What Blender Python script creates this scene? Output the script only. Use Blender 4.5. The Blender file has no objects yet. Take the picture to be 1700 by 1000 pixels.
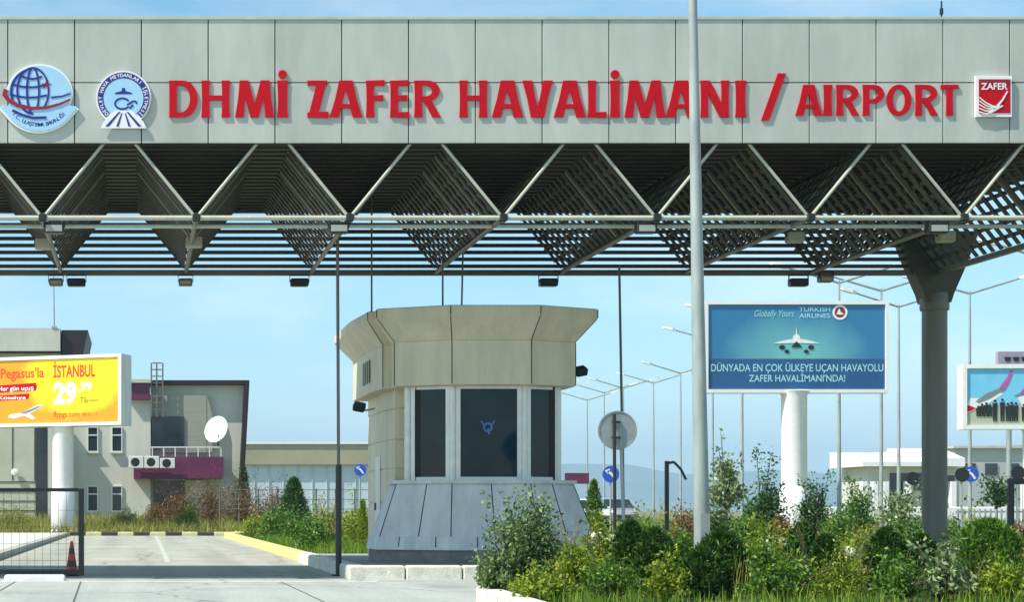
import bpy, math, random
import numpy as np
from mathutils import Vector, Matrix
random.seed(7)
C = bpy.context.scene.collection
R = math.radians
sc = bpy.context.scene

# ------------------------------------------------------------------ camera
EYE = 1.2
cam_d = bpy.data.cameras.new('camera')
cam = bpy.data.objects.new('camera', cam_d); C.objects.link(cam)
cam.location = (0, 0, EYE); cam.rotation_euler = (R(90), 0, 0)
cam_d.sensor_width = 36; cam_d.lens = 3000/1700*36
cam_d.shift_x = (850-235)/1700; cam_d.shift_y = (848-500)/1700
cam_d.clip_start = .1; cam_d.clip_end = 20000
sc.camera = cam

# ------------------------------------------------------------------ sky and sun
SUNV = Vector((.74, .30, -1.0)).normalized()           # the way the light travels
w = bpy.data.worlds.new('World'); sc.world = w; w.use_nodes = True
nt = w.node_tree; bg = nt.nodes['Background']
sky = nt.nodes.new('ShaderNodeTexSky'); sky.sky_type = 'NISHITA'; sky.sun_disc = False
sky.sun_elevation = math.asin(-SUNV.z); sky.sun_rotation = math.atan2(-SUNV.x, -SUNV.y)
sky.altitude = 1000; sky.air_density = 1.0; sky.dust_density = 1.2; sky.ozone_density = 2.0
hs = nt.nodes.new('ShaderNodeHueSaturation'); hs.inputs['Saturation'].default_value = 1.12
hs.inputs['Hue'].default_value = .477
nt.links.new(sky.outputs[0], hs.inputs['Color'])
# soft, thin cloud veils: the sky's own light, paler where the veil lies
stc = nt.nodes.new('ShaderNodeTexCoord'); smp = nt.nodes.new('ShaderNodeMapping'); smp.inputs['Scale'].default_value = (1, 1, 3.2)
sno = nt.nodes.new('ShaderNodeTexNoise'); sno.inputs['Scale'].default_value = 5.5; sno.inputs['Detail'].default_value = 7; sno.inputs['Roughness'].default_value = .58
smr = nt.nodes.new('ShaderNodeMapRange'); smr.inputs[1].default_value = .42; smr.inputs[2].default_value = .72; smr.inputs[3].default_value = 0; smr.inputs[4].default_value = .75
pale = nt.nodes.new('ShaderNodeHueSaturation'); pale.inputs['Saturation'].default_value = .42; pale.inputs['Value'].default_value = 1.12
smx = nt.nodes.new('ShaderNodeMix'); smx.data_type = 'RGBA'
nt.links.new(stc.outputs['Generated'], smp.inputs['Vector']); nt.links.new(smp.outputs[0], sno.inputs['Vector']); nt.links.new(sno.outputs['Fac'], smr.inputs[0])
nt.links.new(hs.outputs[0], pale.inputs['Color']); nt.links.new(smr.outputs[0], smx.inputs[0]); nt.links.new(hs.outputs[0], smx.inputs[6]); nt.links.new(pale.outputs[0], smx.inputs[7])
nt.links.new(smx.outputs[2], bg.inputs['Color'])
bg.inputs['Strength'].default_value = .14
sd = bpy.data.lights.new('sun', 'SUN'); sd.energy = 4.8; sd.angle = R(.53); sd.color = (1, .95, .85)
so = bpy.data.objects.new('sun', sd); C.objects.link(so); so.location = (-20, -10, 60)
so.rotation_euler = SUNV.to_track_quat('-Z', 'Y').to_euler()
sc.view_settings.view_transform = 'Standard'; sc.view_settings.look = 'None'
sc.view_settings.exposure = .48; sc.view_settings.gamma = 1
sc.cycles.volume_bounces = 0

def P(px, py, Y):
    """point at depth Y seen at photograph pixel px, py"""
    return Vector(((px-235)/3000*Y, Y, EYE+(848-py)/3000*Y))
def PX(px, Y): return (px-235)/3000*Y
def PZ(py, Y): return EYE+(848-py)/3000*Y

# ------------------------------------------------------------------ materials
def srgb(r, g, b):
    f = lambda c: (c/255/12.92 if c/255 < .04045 else ((c/255+.055)/1.055)**2.4)
    return (f(r), f(g), f(b))
def mat(name, col, rough=.6, metal=0, var=.15, scale=3, bump=0, bscale=40, streak=0, island=0, spec=.5):
    m = bpy.data.materials.new(name); m.use_nodes = True
    t = m.node_tree; N = t.nodes; L = t.links; b = N['Principled BSDF']
    b.inputs['Roughness'].default_value = rough; b.inputs['Metallic'].default_value = metal
    b.inputs['Specular IOR Level'].default_value = spec
    tc = N.new('ShaderNodeTexCoord')
    n1 = N.new('ShaderNodeTexNoise'); n1.inputs['Scale'].default_value = scale; n1.inputs['Detail'].default_value = 6
    n1.inputs['Roughness'].default_value = .65
    src = tc.outputs['Object']
    if streak:
        mp = N.new('ShaderNodeMapping'); mp.inputs['Scale'].default_value = (1, 1, streak)
        L.new(src, mp.inputs['Vector']); L.new(mp.outputs[0], n1.inputs['Vector'])
    else: L.new(src, n1.inputs['Vector'])
    mr = N.new('ShaderNodeMapRange'); mr.inputs[1].default_value = .3; mr.inputs[2].default_value = .7
    mr.inputs[3].default_value = 1-var; mr.inputs[4].default_value = 1+var*.6
    L.new(n1.outputs['Fac'], mr.inputs[0])
    fac = mr.outputs[0]
    if island:
        g = N.new('ShaderNodeNewGeometry')
        m2 = N.new('ShaderNodeMapRange'); m2.inputs[3].default_value = 1-island; m2.inputs[4].default_value = 1+island
        L.new(g.outputs['Random Per Island'], m2.inputs[0])
        mu = N.new('ShaderNodeMath'); mu.operation = 'MULTIPLY'
        L.new(fac, mu.inputs[0]); L.new(m2.outputs[0], mu.inputs[1]); fac = mu.outputs[0]
    mx = N.new('ShaderNodeVectorMath'); mx.operation = 'SCALE'; mx.inputs[0].default_value = col[:3]
    L.new(fac, mx.inputs['Scale']); L.new(mx.outputs[0], b.inputs['Base Color'])
    if bump:
        n2 = N.new('ShaderNodeTexNoise'); n2.inputs['Scale'].default_value = bscale; n2.inputs['Detail'].default_value = 5
        L.new(src, n2.inputs['Vector'])
        bp = N.new('ShaderNodeBump'); bp.inputs['Strength'].default_value = bump; bp.inputs['Distance'].default_value = .02
        L.new(n2.outputs['Fac'], bp.inputs['Height']); L.new(bp.outputs[0], b.inputs['Normal'])
    return m
def leafmat(name, c1, c2, c3, trans=.3, rough=.5):
    m = bpy.data.materials.new(name); m.use_nodes = True
    t = m.node_tree; N = t.nodes; L = t.links; b = N['Principled BSDF']
    g = N.new('ShaderNodeNewGeometry'); cr = N.new('ShaderNodeValToRGB')
    e = cr.color_ramp.elements
    e[0].position = 0; e[0].color = (*c1, 1); e[1].position = 1; e[1].color = (*c3, 1)
    k = cr.color_ramp.elements.new(.55); k.color = (*c2, 1)
    L.new(g.outputs['Random Per Island'], cr.inputs[0])
    L.new(cr.outputs[0], b.inputs['Base Color']); b.inputs['Roughness'].default_value = rough
    tr = N.new('ShaderNodeBsdfTranslucent'); L.new(cr.outputs[0], tr.inputs['Color'])
    mix = N.new('ShaderNodeMixShader'); mix.inputs[0].default_value = trans
    L.new(b.outputs[0], mix.inputs[1]); L.new(tr.outputs[0], mix.inputs[2])
    L.new(mix.outputs[0], N['Material Output'].inputs['Surface'])
    return m
def groundmat(name, stops, scale, bump=.4, fine=30, rough=.9, wear=0, cracks=0):
    """patchy ground: a large noise picks among the real colours of soil, grass, paving; a fine one breaks it up"""
    m = bpy.data.materials.new(name); m.use_nodes = True
    t = m.node_tree; N = t.nodes; L = t.links; b = N['Principled BSDF']
    tc = N.new('ShaderNodeTexCoord')
    n1 = N.new('ShaderNodeTexNoise'); n1.inputs['Scale'].default_value = scale; n1.inputs['Detail'].default_value = 8; n1.inputs['Roughness'].default_value = .7
    L.new(tc.outputs['Object'], n1.inputs['Vector'])
    cr = N.new('ShaderNodeValToRGB'); e = cr.color_ramp.elements
    e[0].position, e[0].color = stops[0][0], (*stops[0][1], 1)
    e[1].position, e[1].color = stops[-1][0], (*stops[-1][1], 1)
    for p, c in stops[1:-1]:
        k = e.new(p); k.color = (*c, 1)
    L.new(n1.outputs['Fac'], cr.inputs[0])
    n2 = N.new('ShaderNodeTexNoise'); n2.inputs['Scale'].default_value = fine; n2.inputs['Detail'].default_value = 6
    L.new(tc.outputs['Object'], n2.inputs['Vector'])
    mr = N.new('ShaderNodeMapRange'); mr.inputs[1].default_value = .25; mr.inputs[2].default_value = .75; mr.inputs[3].default_value = .82; mr.inputs[4].default_value = 1.15
    L.new(n2.outputs['Fac'], mr.inputs[0])
    mx = N.new('ShaderNodeVectorMath'); mx.operation = 'SCALE'
    fac = mr.outputs[0]
    def times(f, g):
        q = N.new('ShaderNodeMath'); q.operation = 'MULTIPLY'; L.new(f, q.inputs[0]); L.new(g, q.inputs[1]); return q.outputs[0]
    if wear:
        for sc_, a_, lo, hi in (((1.1, .035, 1), 1.0, .42, .62), ((.5, .5, 1), 1.0, .60, .68)):
            mp = N.new('ShaderNodeMapping'); mp.inputs['Scale'].default_value = sc_; L.new(tc.outputs['Object'], mp.inputs['Vector'])
            n3 = N.new('ShaderNodeTexNoise'); n3.inputs['Scale'].default_value = a_; n3.inputs['Detail'].default_value = 5; L.new(mp.outputs[0], n3.inputs['Vector'])
            m3 = N.new('ShaderNodeMapRange'); m3.inputs[1].default_value = lo; m3.inputs[2].default_value = hi; m3.inputs[3].default_value = 1; m3.inputs[4].default_value = 1-wear
            L.new(n3.outputs['Fac'], m3.inputs[0]); fac = times(fac, m3.outputs[0])
    if cracks:
        nd = N.new('ShaderNodeTexNoise'); nd.inputs['Scale'].default_value = 1.3; nd.inputs['Detail'].default_value = 4; L.new(tc.outputs['Object'], nd.inputs['Vector'])
        va = N.new('ShaderNodeVectorMath'); va.operation = 'MULTIPLY_ADD'; va.inputs[1].default_value = (.9, .9, 0); L.new(nd.outputs['Color'], va.inputs[0]); L.new(tc.outputs['Object'], va.inputs[2])
        vo = N.new('ShaderNodeTexVoronoi'); vo.feature = 'DISTANCE_TO_EDGE'; vo.inputs['Scale'].default_value = cracks; L.new(va.outputs[0], vo.inputs['Vector'])
        m4 = N.new('ShaderNodeMapRange'); m4.inputs[1].default_value = 0; m4.inputs[2].default_value = .012; m4.inputs[3].default_value = .5; m4.inputs[4].default_value = 1
        L.new(vo.outputs['Distance'], m4.inputs[0]); fac = times(fac, m4.outputs[0])
    L.new(cr.outputs[0], mx.inputs[0]); L.new(fac, mx.inputs['Scale']); L.new(mx.outputs[0], b.inputs['Base Color'])
    bp = N.new('ShaderNodeBump'); bp.inputs['Strength'].default_value = bump; bp.inputs['Distance'].default_value = .02
    L.new(n2.outputs['Fac'], bp.inputs['Height']); L.new(bp.outputs[0], b.inputs['Normal'])
    b.inputs['Roughness'].default_value = rough
    return m

M = {}
M['clad'] = mat('fascia_cladding', (.47, .495, .44), .42, .0, .18, 1.1, island=.06, streak=.3, bump=.35, bscale=1.3)
M['dark_gap'] = mat('dark_gap', (.02, .02, .02), .8)
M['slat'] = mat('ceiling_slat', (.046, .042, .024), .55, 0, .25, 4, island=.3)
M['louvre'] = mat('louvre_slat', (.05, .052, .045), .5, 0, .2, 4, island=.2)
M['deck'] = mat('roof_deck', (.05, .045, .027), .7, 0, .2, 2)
M['truss'] = mat('truss_steel', (.48, .50, .40), .45, 0, .15, 3)
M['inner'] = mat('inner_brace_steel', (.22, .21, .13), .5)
M['column'] = mat('column_steel', (.15, .145, .115), .45, 0, .2, 2, streak=.3)
M['red'] = mat('sign_red', (.52, .002, .010), .45, 0, .10, 6, spec=.2)
M['red_dark'] = mat('deep_red', (.30, .006, .03), .4, 0, .1, 6)
M['navy'] = mat('navy_blue', (.018, .022, .22), .4, 0, .1, 6)
M['pale_blue'] = mat('pale_blue', (.36, .62, .82), .4, 0, .08, 4)
M['white'] = mat('white_paint', (.82, .83, .82), .4, 0, .06, 3)
M['offwhite'] = mat('weathered_white', (.68, .70, .66), .5, 0, .14, 2, streak=.3)
M['black'] = mat('black_metal', (.016, .017, .018), .4, 0, .3, 8)
M['galv'] = mat('galvanised_steel', (.33, .38, .36), .42, .1, .28, 5, bump=.06, bscale=30, streak=.25)
M['alu'] = mat('window_aluminium', (.74, .75, .71), .35, .1, .1, 6)
M['booth'] = mat('booth_panel', (.64, .585, .425), .55, 0, .20, 2.2, bump=.12, bscale=9, streak=.22)
M['booth_low'] = mat('booth_skirt', (.60, .63, .62), .55, 0, .26, 2.4, bump=.12, bscale=9, streak=.2)
M['glass'] = mat('dark_glass', (.005, .028, .040), .07, 0, .35, 1.5, spec=.22)
M['win'] = mat('window_glass', (.02, .03, .04), .1, 0, .3, 2)
M['plinth'] = mat('plinth_concrete', (.20, .20, .19), .85, 0, .25, 5, bump=.3)
M['kerb'] = mat('kerb_concrete', (.66, .64, .54), .85, 0, .25, 6, bump=.5, bscale=25)
M['kerb_yel'] = mat('kerb_yellow', (.72, .64, .22), .8, 0, .3, 5, bump=.5, bscale=25)
M['conc'] = groundmat('forecourt_concrete', [(.25, (.30, .33, .30)), (.45, (.38, .41, .375)), (.6, (.42, .45, .41)), (.78, (.36, .38, .34))], .22, .3, 14, wear=.16, cracks=.22)
M['asph'] = groundmat('lane_asphalt', [(.25, (.31, .305, .245)), (.5, (.39, .385, .31)), (.75, (.44, .43, .35))], .35, .4, 22, wear=.2, cracks=.25)
M['pave'] = groundmat('pavement_slab', [(.3, (.50, .50, .43)), (.7, (.62, .61, .53))], .5, .3, 12)
M['soil'] = groundmat('dry_ground', [(.25, (.06, .085, .02)), (.42, (.13, .15, .04)), (.55, (.22, .19, .075)), (.7, (.12, .15, .035)), (.85, (.27, .22, .11))], .12, .6, 6)
M['bed'] = groundmat('bed_soil', [(.3, (.03, .035, .012)), (.6, (.07, .06, .03)), (.8, (.05, .07, .02))], 1.2, .7, 20)
M['hill'] = groundmat('far_hill', [(.3, (.10, .14, .08)), (.55, (.22, .22, .13)), (.8, (.15, .18, .09))], .0022, 0, .02)
M['bwall_d'] = mat('building_grey_render', (.50, .50, .40), .8, 0, .12, .6, bump=.1)
M['bwall'] = mat('building_pale_render', (.56, .57, .49), .8, 0, .16, .6, bump=.15, streak=.35)
M['magenta'] = mat('magenta_cladding', (.13, .018, .07), .5, 0, .25, .8)
M['purple'] = mat('dark_purple_trim', (.022, .009, .014), .5, 0, .2, 1)
M['beige_roof'] = mat('beige_roof', (.36, .33, .22), .7, 0, .15, .3)
M['bluewall'] = mat('pale_blue_wall', (.50, .60, .66), .6, 0, .1, .2, streak=4)
M['yellow'] = mat('poster_yellow', (.92, .62, .01), .4, 0, .05, 1)
M['orange'] = mat('poster_orange', (.72, .06, .008), .4, 0, .05, 1)
M['teal'] = mat('poster_teal', (.10, .42, .52), .35, 0, .1, .6)
M['teal_dark'] = mat('poster_blue', (.018, .10, .25), .35, 0, .2, .6)
M['cyan_txt'] = mat('poster_cyan', (.35, .68, .78), .4, 0, .05, 1)
M['sky_print'] = mat('poster_sky', (.18, .58, .82), .4, 0, .15, .8)
M['tarmac_print'] = mat('poster_tarmac', (.45, .50, .36), .4, 0, .1, 2)
M['grey_print'] = mat('poster_grey', (.20, .24, .26), .4, 0, .1, 2)
M['sign_grey'] = mat('sign_back', (.30, .34, .34), .45, .3, .2, 6)
M['sign_blue'] = mat('sign_blue', (.02, .09, .55), .4, 0, .08, 3)
M['dish'] = mat('dish_white', (.80, .84, .86), .35, 0, .05, 3)
M['cone'] = mat('cone_red', (.60, .05, .03), .5, 0, .15, 8)
M['cone_band'] = mat('cone_dark_band', (.09, .03, .03), .5)
M['stone'] = mat('pale_boulder', (.60, .56, .42), .9, 0, .35, 4, bump=.8, bscale=9)
M['straw_stem'] = mat('dry_stem', (.26, .19, .09), .9, 0, .2, 9)
M['bark'] = mat('bark', (.10, .075, .05), .9, 0, .3, 9, bump=.5)
M['tyre'] = mat('tyre', (.02, .02, .02), .8)
M['carw'] = mat('car_paint_white', (.75, .76, .76), .25, 0, .04, 2)
M['cars'] = mat('car_paint_silver', (.45, .48, .50), .25, .5, .04, 2)
M['beige_box'] = mat('beige_box', (.42, .42, .30), .6, 0, .15, 6)
M['lens'] = mat('floodlight_glass', (.38, .42, .40), .15, 0, .1, 6)
M['lilac'] = mat('lilac_panel', (.38, .32, .42), .6, 0, .12, 1)
def printmat(name, stops, cx, cz, sx, sz):
    m = bpy.data.materials.new(name); m.use_nodes = True; t = m.node_tree; N = t.nodes; L = t.links; b = N['Principled BSDF']; b.inputs['Roughness'].default_value = .4
    tc = N.new('ShaderNodeTexCoord'); mp = N.new('ShaderNodeMapping'); mp.vector_type = 'POINT'
    mp.inputs['Location'].default_value = (-cx/sx, 0, -cz/sz); mp.inputs['Scale'].default_value = (1/sx, 0, 1/sz)
    ln = N.new('ShaderNodeVectorMath'); ln.operation = 'LENGTH'; no = N.new('ShaderNodeTexNoise'); no.inputs['Scale'].default_value = .9; no.inputs['Detail'].default_value = 4
    ad = N.new('ShaderNodeMath'); ad.operation = 'MULTIPLY_ADD'; ad.inputs[1].default_value = .35
    cr = N.new('ShaderNodeValToRGB'); e = cr.color_ramp.elements
    e[0].position, e[0].color = stops[0][0], (*stops[0][1], 1); e[1].position, e[1].color = stops[1][0], (*stops[1][1], 1)
    L.new(tc.outputs['Object'], mp.inputs['Vector']); L.new(mp.outputs[0], ln.inputs[0]); L.new(tc.outputs['Object'], no.inputs['Vector'])
    L.new(no.outputs['Fac'], ad.inputs[0]); L.new(ln.outputs['Value'], ad.inputs[2]); L.new(ad.outputs[0], cr.inputs[0]); L.new(cr.outputs[0], b.inputs['Base Color'])
    return m
L_ = {}
L_['grey'] = leafmat('leaf_grey_green', (.04, .085, .025), (.115, .20, .05), (.28, .37, .14), .3)
L_['green'] = leafmat('leaf_green', (.025, .085, .006), (.075, .20, .012), (.22, .37, .03), .35)
L_['lime'] = leafmat('leaf_lime', (.07, .14, .008), (.21, .31, .012), (.45, .48, .04), .4)
L_['dark'] = leafmat('leaf_dark', (.010, .042, .004), (.028, .090, .007), (.08, .19, .016), .25)
L_['rust'] = leafmat('leaf_rust', (.11, .045, .015), (.20, .095, .03), (.28, .20, .06), .25)
L_['straw'] = leafmat('grass_straw', (.24, .20, .04), (.36, .33, .07), (.26, .36, .04), .35)
L_['grass'] = leafmat('grass_green', (.045, .13, .006), (.13, .27, .012), (.34, .42, .035), .4)
L_['pale'] = leafmat('leaf_pale', (.06, .11, .03), (.20, .29, .11), (.46, .52, .30), .25)

# ------------------------------------------------------------------ mesh helpers
class MB:
    def __init__(s): s.v = []; s.f = []; s.M = Matrix()
    def add(s, vs, fs):
        o = len(s.v); s.v += [tuple(s.M @ Vector(v)) for v in vs]; s.f += [tuple(o+i for i in f) for f in fs]
    def box(s, x0, x1, y0, y1, z0, z1):
        s.add([(x, y, z) for x in (x0, x1) for y in (y0, y1) for z in (z0, z1)],
              [(0, 1, 3, 2), (4, 6, 7, 5), (0, 4, 5, 1), (2, 3, 7, 6), (0, 2, 6, 4), (1, 5, 7, 3)])
        return s
    def cbox(s, x0, x1, y0, y1, z0, z1, b):
        """box with its vertical and horizontal front/back edges chamfered"""
        r = []
        for z, d in ((z0, b), (z0+b, 0), (z1-b, 0), (z1, b)):
            xa, xb, ya, yb = x0+d, x1-d, y0+d, y1-d
            c = b*.7
            r.append([(xa+c, ya, z), (xb-c, ya, z), (xb, ya+c, z), (xb, yb-c, z), (xb-c, yb, z), (xa+c, yb, z), (xa, yb-c, z), (xa, ya+c, z)])
        return s.loft(r)
    def loft(s, rings, caps=True):
        n = len(rings[0]); vs = [p for r in rings for p in r]; fs = []
        for k in range(len(rings)-1):
            for i in range(n):
                j = (i+1) % n; fs.append((k*n+i, k*n+j, (k+1)*n+j, (k+1)*n+i))
        if caps: fs += [tuple(range(n-1, -1, -1)), tuple((len(rings)-1)*n+i for i in range(n))]
        s.add(vs, fs); return s
    def tube(s, p0, p1, r0, r1=None, n=10):
        r1 = r0 if r1 is None else r1
        p0, p1 = Vector(p0), Vector(p1); d = (p1-p0).normalized()
        a = d.cross(Vector((0, 0, 1)) if abs(d.z) < .95 else Vector((1, 0, 0))).normalized(); b = d.cross(a)
        s.loft([[p+(a*math.cos(2*math.pi*i/n)+b*math.sin(2*math.pi*i/n))*r for i in range(n)] for p, r in ((p0, r0), (p1, r1))]); return s
    def path(s, pts, r, n=8):
        for a, b in zip(pts, pts[1:]): s.tube(a, b, r, r, n)
        return s
    def lathe(s, prof, n=20, c=(0, 0)):
        s.loft([[(c[0]+r*math.cos(2*math.pi*i/n), c[1]+r*math.sin(2*math.pi*i/n), z) for i in range(n)] for r, z in prof]); return s
    def bar(s, p0, p1, wv, t):
        """flat slat from p0 to p1, width vector wv, thickness t"""
        p0, p1, wv = Vector(p0), Vector(p1), Vector(wv)
        n = (p1-p0).cross(wv).normalized()*t/2; h = wv/2
        s.loft([[p-h-n, p+h-n, p+h+n, p-h+n] for p in (p0, p1)]); return s
    def prism(s, pts, y0, y1):
        """polygon in x,z extruded from y0 (front) to y1"""
        s.loft([[(x, y0, z) for x, z in pts], [(x, y1, z) for x, z in pts]]); return s
    def sheet(s, pts): s.add(pts, [tuple(range(len(pts)))]); return s
    def build(s, name, m, parent=None, smooth=False, kind=None):
        me = bpy.data.meshes.new(name); me.from_pydata(s.v, [], s.f)
        import bmesh
        bm = bmesh.new(); bm.from_mesh(me); bmesh.ops.recalc_face_normals(bm, faces=bm.faces); bm.to_mesh(me); bm.free()
        me.materials.append(m)
        if smooth:
            for p in me.polygons: p.use_smooth = True
            try: me.set_sharp_from_angle(angle=R(40))
            except Exception: pass
        o = bpy.data.objects.new(name, me); C.objects.link(o); o.parent = parent
        if kind: o['kind'] = kind
        return o
def tag(o, label, cat, group=None, kind=None):
    if label: o['label'] = label
    if cat: o['category'] = cat
    if group: o['group'] = group
    if kind: o['kind'] = kind
    return o
def thing(name, label, cat, loc=(0, 0, 0), rz=0, group=None):
    o = bpy.data.objects.new(name, None); C.objects.link(o); o.location = loc; o.rotation_euler = (0, 0, rz)
    o.empty_display_size = .2
    return tag(o, label, cat, group)
def dup(root, loc, rz=0, label=None, scale=None):
    r = root.copy(); C.objects.link(r); r.location = loc; r.rotation_euler = (0, 0, rz)
    if label: r['label'] = label
    if scale: r.scale = scale
    def rec(a, b):
        for ch in [o for o in bpy.data.objects if o.parent == a]:
            c = ch.copy(); C.objects.link(c); c.parent = b; rec(ch, c)
    rec(root, r); return r
def structure(o): o['kind'] = 'structure'; return o

# 2-D art laid on an upright face (local x right, z up, front towards -y)
def ribbon(pts, w0, w1=None):
    """polyline with width, as a list of quads"""
    w1 = w0 if w1 is None else w1; n = len(pts); out = []; L = []; Rr = []
    for i, p in enumerate(pts):
        a = pts[max(i-1, 0)]; b = pts[min(i+1, n-1)]
        dx, dy = b[0]-a[0], b[1]-a[1]; l = math.hypot(dx, dy) or 1
        t = i/(n-1); wd = (w0+(w1-w0)*t)/2
        L.append((p[0]-dy/l*wd, p[1]+dx/l*wd)); Rr.append((p[0]+dy/l*wd, p[1]-dx/l*wd))
    for i in range(n-1): out.append([Rr[i], Rr[i+1], L[i+1], L[i]])
    return out
def arc(cx, cy, rx, ry, a0, a1, n=16):
    return [(cx+rx*math.cos(R(a0+(a1-a0)*i/n)), cy+ry*math.sin(R(a0+(a1-a0)*i/n))) for i in range(n+1)]
def disc(cx, cy, rx, ry=None, n=28): return arc(cx, cy, rx, ry or rx, 0, 360, n)[:-1]
def ringband(cx, cy, r0, r1, a0=0, a1=360, n=40, k=1):
    o = arc(cx, cy, r1, r1*k, a0, a1, n); i = arc(cx, cy, r0, r0*k, a0, a1, n)
    return [[i[j], o[j], o[j+1], i[j+1]] for j in range(n)]
def strip(mb, quads, y0, y1):
    """joined strip of quads (ribbon or ring) extruded as one solid, closed if its ends meet"""
    a = [q[0] for q in quads]+[quads[-1][1] if False else quads[-1][3]]
    for q in quads: mb.prism(q, y0, y1)
_fc = bpy.data.curves.new('lettering', 'FONT'); _fo = bpy.data.objects.new('lettering', _fc)
def text2d(s, cap, width=None, bold=0, shear=0):
    C.objects.link(_fo); _fc.body = s; _fc.size = 1; _fc.offset = bold; _fc.shear = shear; _fc.resolution_u = 4; _fc.fill_mode = 'FRONT'
    dg = bpy.context.evaluated_depsgraph_get(); dg.update()
    me = bpy.data.meshes.new_from_object(_fo.evaluated_get(dg))
    v = np.array([x.co[:2] for x in me.vertices]); f = [tuple(p.vertices) for p in me.polygons]
    bpy.data.meshes.remove(me); C.objects.unlink(_fo)
    k = cap/.69; v = v*k; v[:, 0] -= v[:, 0].min()
    if width: v[:, 0] *= width/v[:, 0].max()
    return v, f
def put_text(mb, s, x, z, cap, y, width=None, bold=0, shear=0, center=False, rot=0):
    v, f = text2d(s, cap, width, bold, shear)
    if center: v[:, 0] -= v[:, 0].max()/2
    c, sn = math.cos(rot), math.sin(rot)
    mb.add([(x+a*c-b*sn, y, z+a*sn+b*c) for a, b in v], f)
def sub(o, name, m, parent, fn, smooth=False):
    b = MB(); fn(b); return b.build(name, m, parent, smooth)

# ================================================================== SETTING
def gz(Y): t = min(max((Y-86)/22, 0), 1); return -.03+.43*t*t*(3-2*t)
ys = [-40, 0, 20, 40, 60, 80, 86, 89, 92, 95, 98, 101, 104, 108, 120, 200, 500, 1200, 3000, 7400]
xs = [-7500, -2000, -600, -200, -80, -40, -20, -10, 0, 10, 20, 40, 80, 200, 600, 2000, 7500]
b = MB(); b.add([(x, y, gz(y)) for y in ys for x in xs],
                [(i*len(xs)+j, i*len(xs)+j+1, (i+1)*len(xs)+j+1, (i+1)*len(xs)+j) for i in range(len(ys)-1) for j in range(len(xs)-1)])
structure(b.build('ground', M['soil']))
b = MB().sheet([(-60, 2, -.012), (60, 2, -.012), (60, 31.9, -.012), (-60, 31.9, -.012)])
structure(b.build('forecourt', M['conc']))
b = MB()
for y in (30.75,): b.box(-60, 4.0, y-.06, y+.06, -.02, -.008)
b2 = MB()
for px, d in ((22, 0), (132, .5), (470, .2)): b2.sheet([(PX(px, 30)-.012, 30.6, -.0075), (PX(px, 30)+.012, 30.6, -.0075), (PX(px, 30)+.012+d, 5, -.0075), (PX(px, 30)-.012+d, 5, -.0075)])
structure(b2.build('paving_crack', mat('joint_dark', (.10, .10, .09), .9)))
structure(b.build('paving_joint', mat('joint_mortar', (.80, .80, .74), .9, 0, .2, 6)))
b = MB().sheet([(-3.45, 31.9, -.008), (3.7, 31.9, -.008), (3.7, 80, -.008), (4.6, 85.4, -.008), (-3.45, 85.4, -.008)])
structure(b.build('road', M['asph']))
b = MB().sheet([(8.95, 31.9, -.008), (15.3, 31.9, -.008), (15.3, 84, -.008), (8.95, 84, -.008)])
structure(b.build('exit_road', M['asph']))
b = MB().sheet([(.55, 41.5, -.003), (.67, 41.5, -.003), (.75, 84, -.003), (.6, 84, -.003)])
structure(b.build('road_marking', mat('worn_marking', (.50, .50, .43), .9, 0, .4, 3)))
b = MB().box(-30, -3.75, 38, 86, -.2, .13); structure(b.build('pavement', M['pave']))
b = MB()
y = 36.0
while y < 85.4: b.box(-3.75, -3.45, y, min(y+.97, 85.6), -.2, .15); y += 1.0
structure(b.build('kerb', mat('kerb_dull', (.40, .39, .31), .85, 0, .25, 3, bump=.4)))
# painted kerbs: yellow along the verge, alternating across the lane's end
b = MB(); y = 41.2
while y < 80: b.cbox(3.7, 4.02, y, y+.96, -.2, .20, .03); y += 1.0
b2 = MB()
for k in range(6): b.cbox(3.7+k*.16, 4.02+k*.16, 80+k, 80.96+k, -.2, .2, .03)
structure(b.build('verge_kerb', M['kerb_yel']))
b = MB(); b2 = MB()
for k in range(11):
    (b if k % 2 else b2).cbox(-3.4+k*.76, -3.4+k*.76+.74, 85.6, 85.95, -.2, .17, .03)
structure(b.build('end_kerb', mat('kerb_cream', (.66, .61, .36), .85, 0, .3, 4, bump=.4))); structure(b2.build('end_kerb_dark', mat('kerb_black', (.05, .05, .045), .8, 0, .4, 4)))
# the raised island the booth stands on
b = MB(); b.box(3.93, 8.64, 31.92, 41.0, -.2, .215)
structure(b.build('island', mat('island_paving', (.33, .33, .30), .85, 0, .25, 2, bump=.3)))
b = MB(); x = 3.63
while x < 8.8: b.cbox(x, x+.98, 31.6, 31.915, -.2, .232, .03); x += 1.0
y = 31.93
while y < 41: b.cbox(3.63, 3.925, y, y+.96, -.2, .232, .03); b.cbox(8.65, 8.95, y, y+.96, -.2, .232, .03); y += 1
structure(b.build('island_kerb', M['kerb']))
# planting bed in front
bed = [(3.95, 14), (4.02, 19), (4.18, 22.6), (4.4, 23.5), (4.85, 24.5), (5.8, 26.2), (8, 28.6), (10, 29.6), (24, 30.2), (26, 14)]
def inset(poly, d):
    out = []; n = len(poly)
    for i in range(n):
        a, p, c = Vector(poly[i-1]), Vector(poly[i]), Vector(poly[(i+1) % n])
        e1, e2 = (p-a).normalized(), (c-p).normalized()
        n1, n2 = Vector((e1.y, -e1.x)), Vector((e2.y, -e2.x))
        m = (n1+n2); m = m/max(m.length_squared, .2)*2
        out.append(tuple(p+m*d/1))
    return out
area = sum(bed[i-1][0]*bed[i][1]-bed[i][0]*bed[i-1][1] for i in range(len(bed)))
if area < 0: bed.reverse()
bin_ = inset(bed, -.26)
b = MB(); b.sheet([(x, y, .16) for x, y in bin_]); structure(b.build('planting_bed_soil', M['bed']))
b = MB(); n = len(bed)
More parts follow.
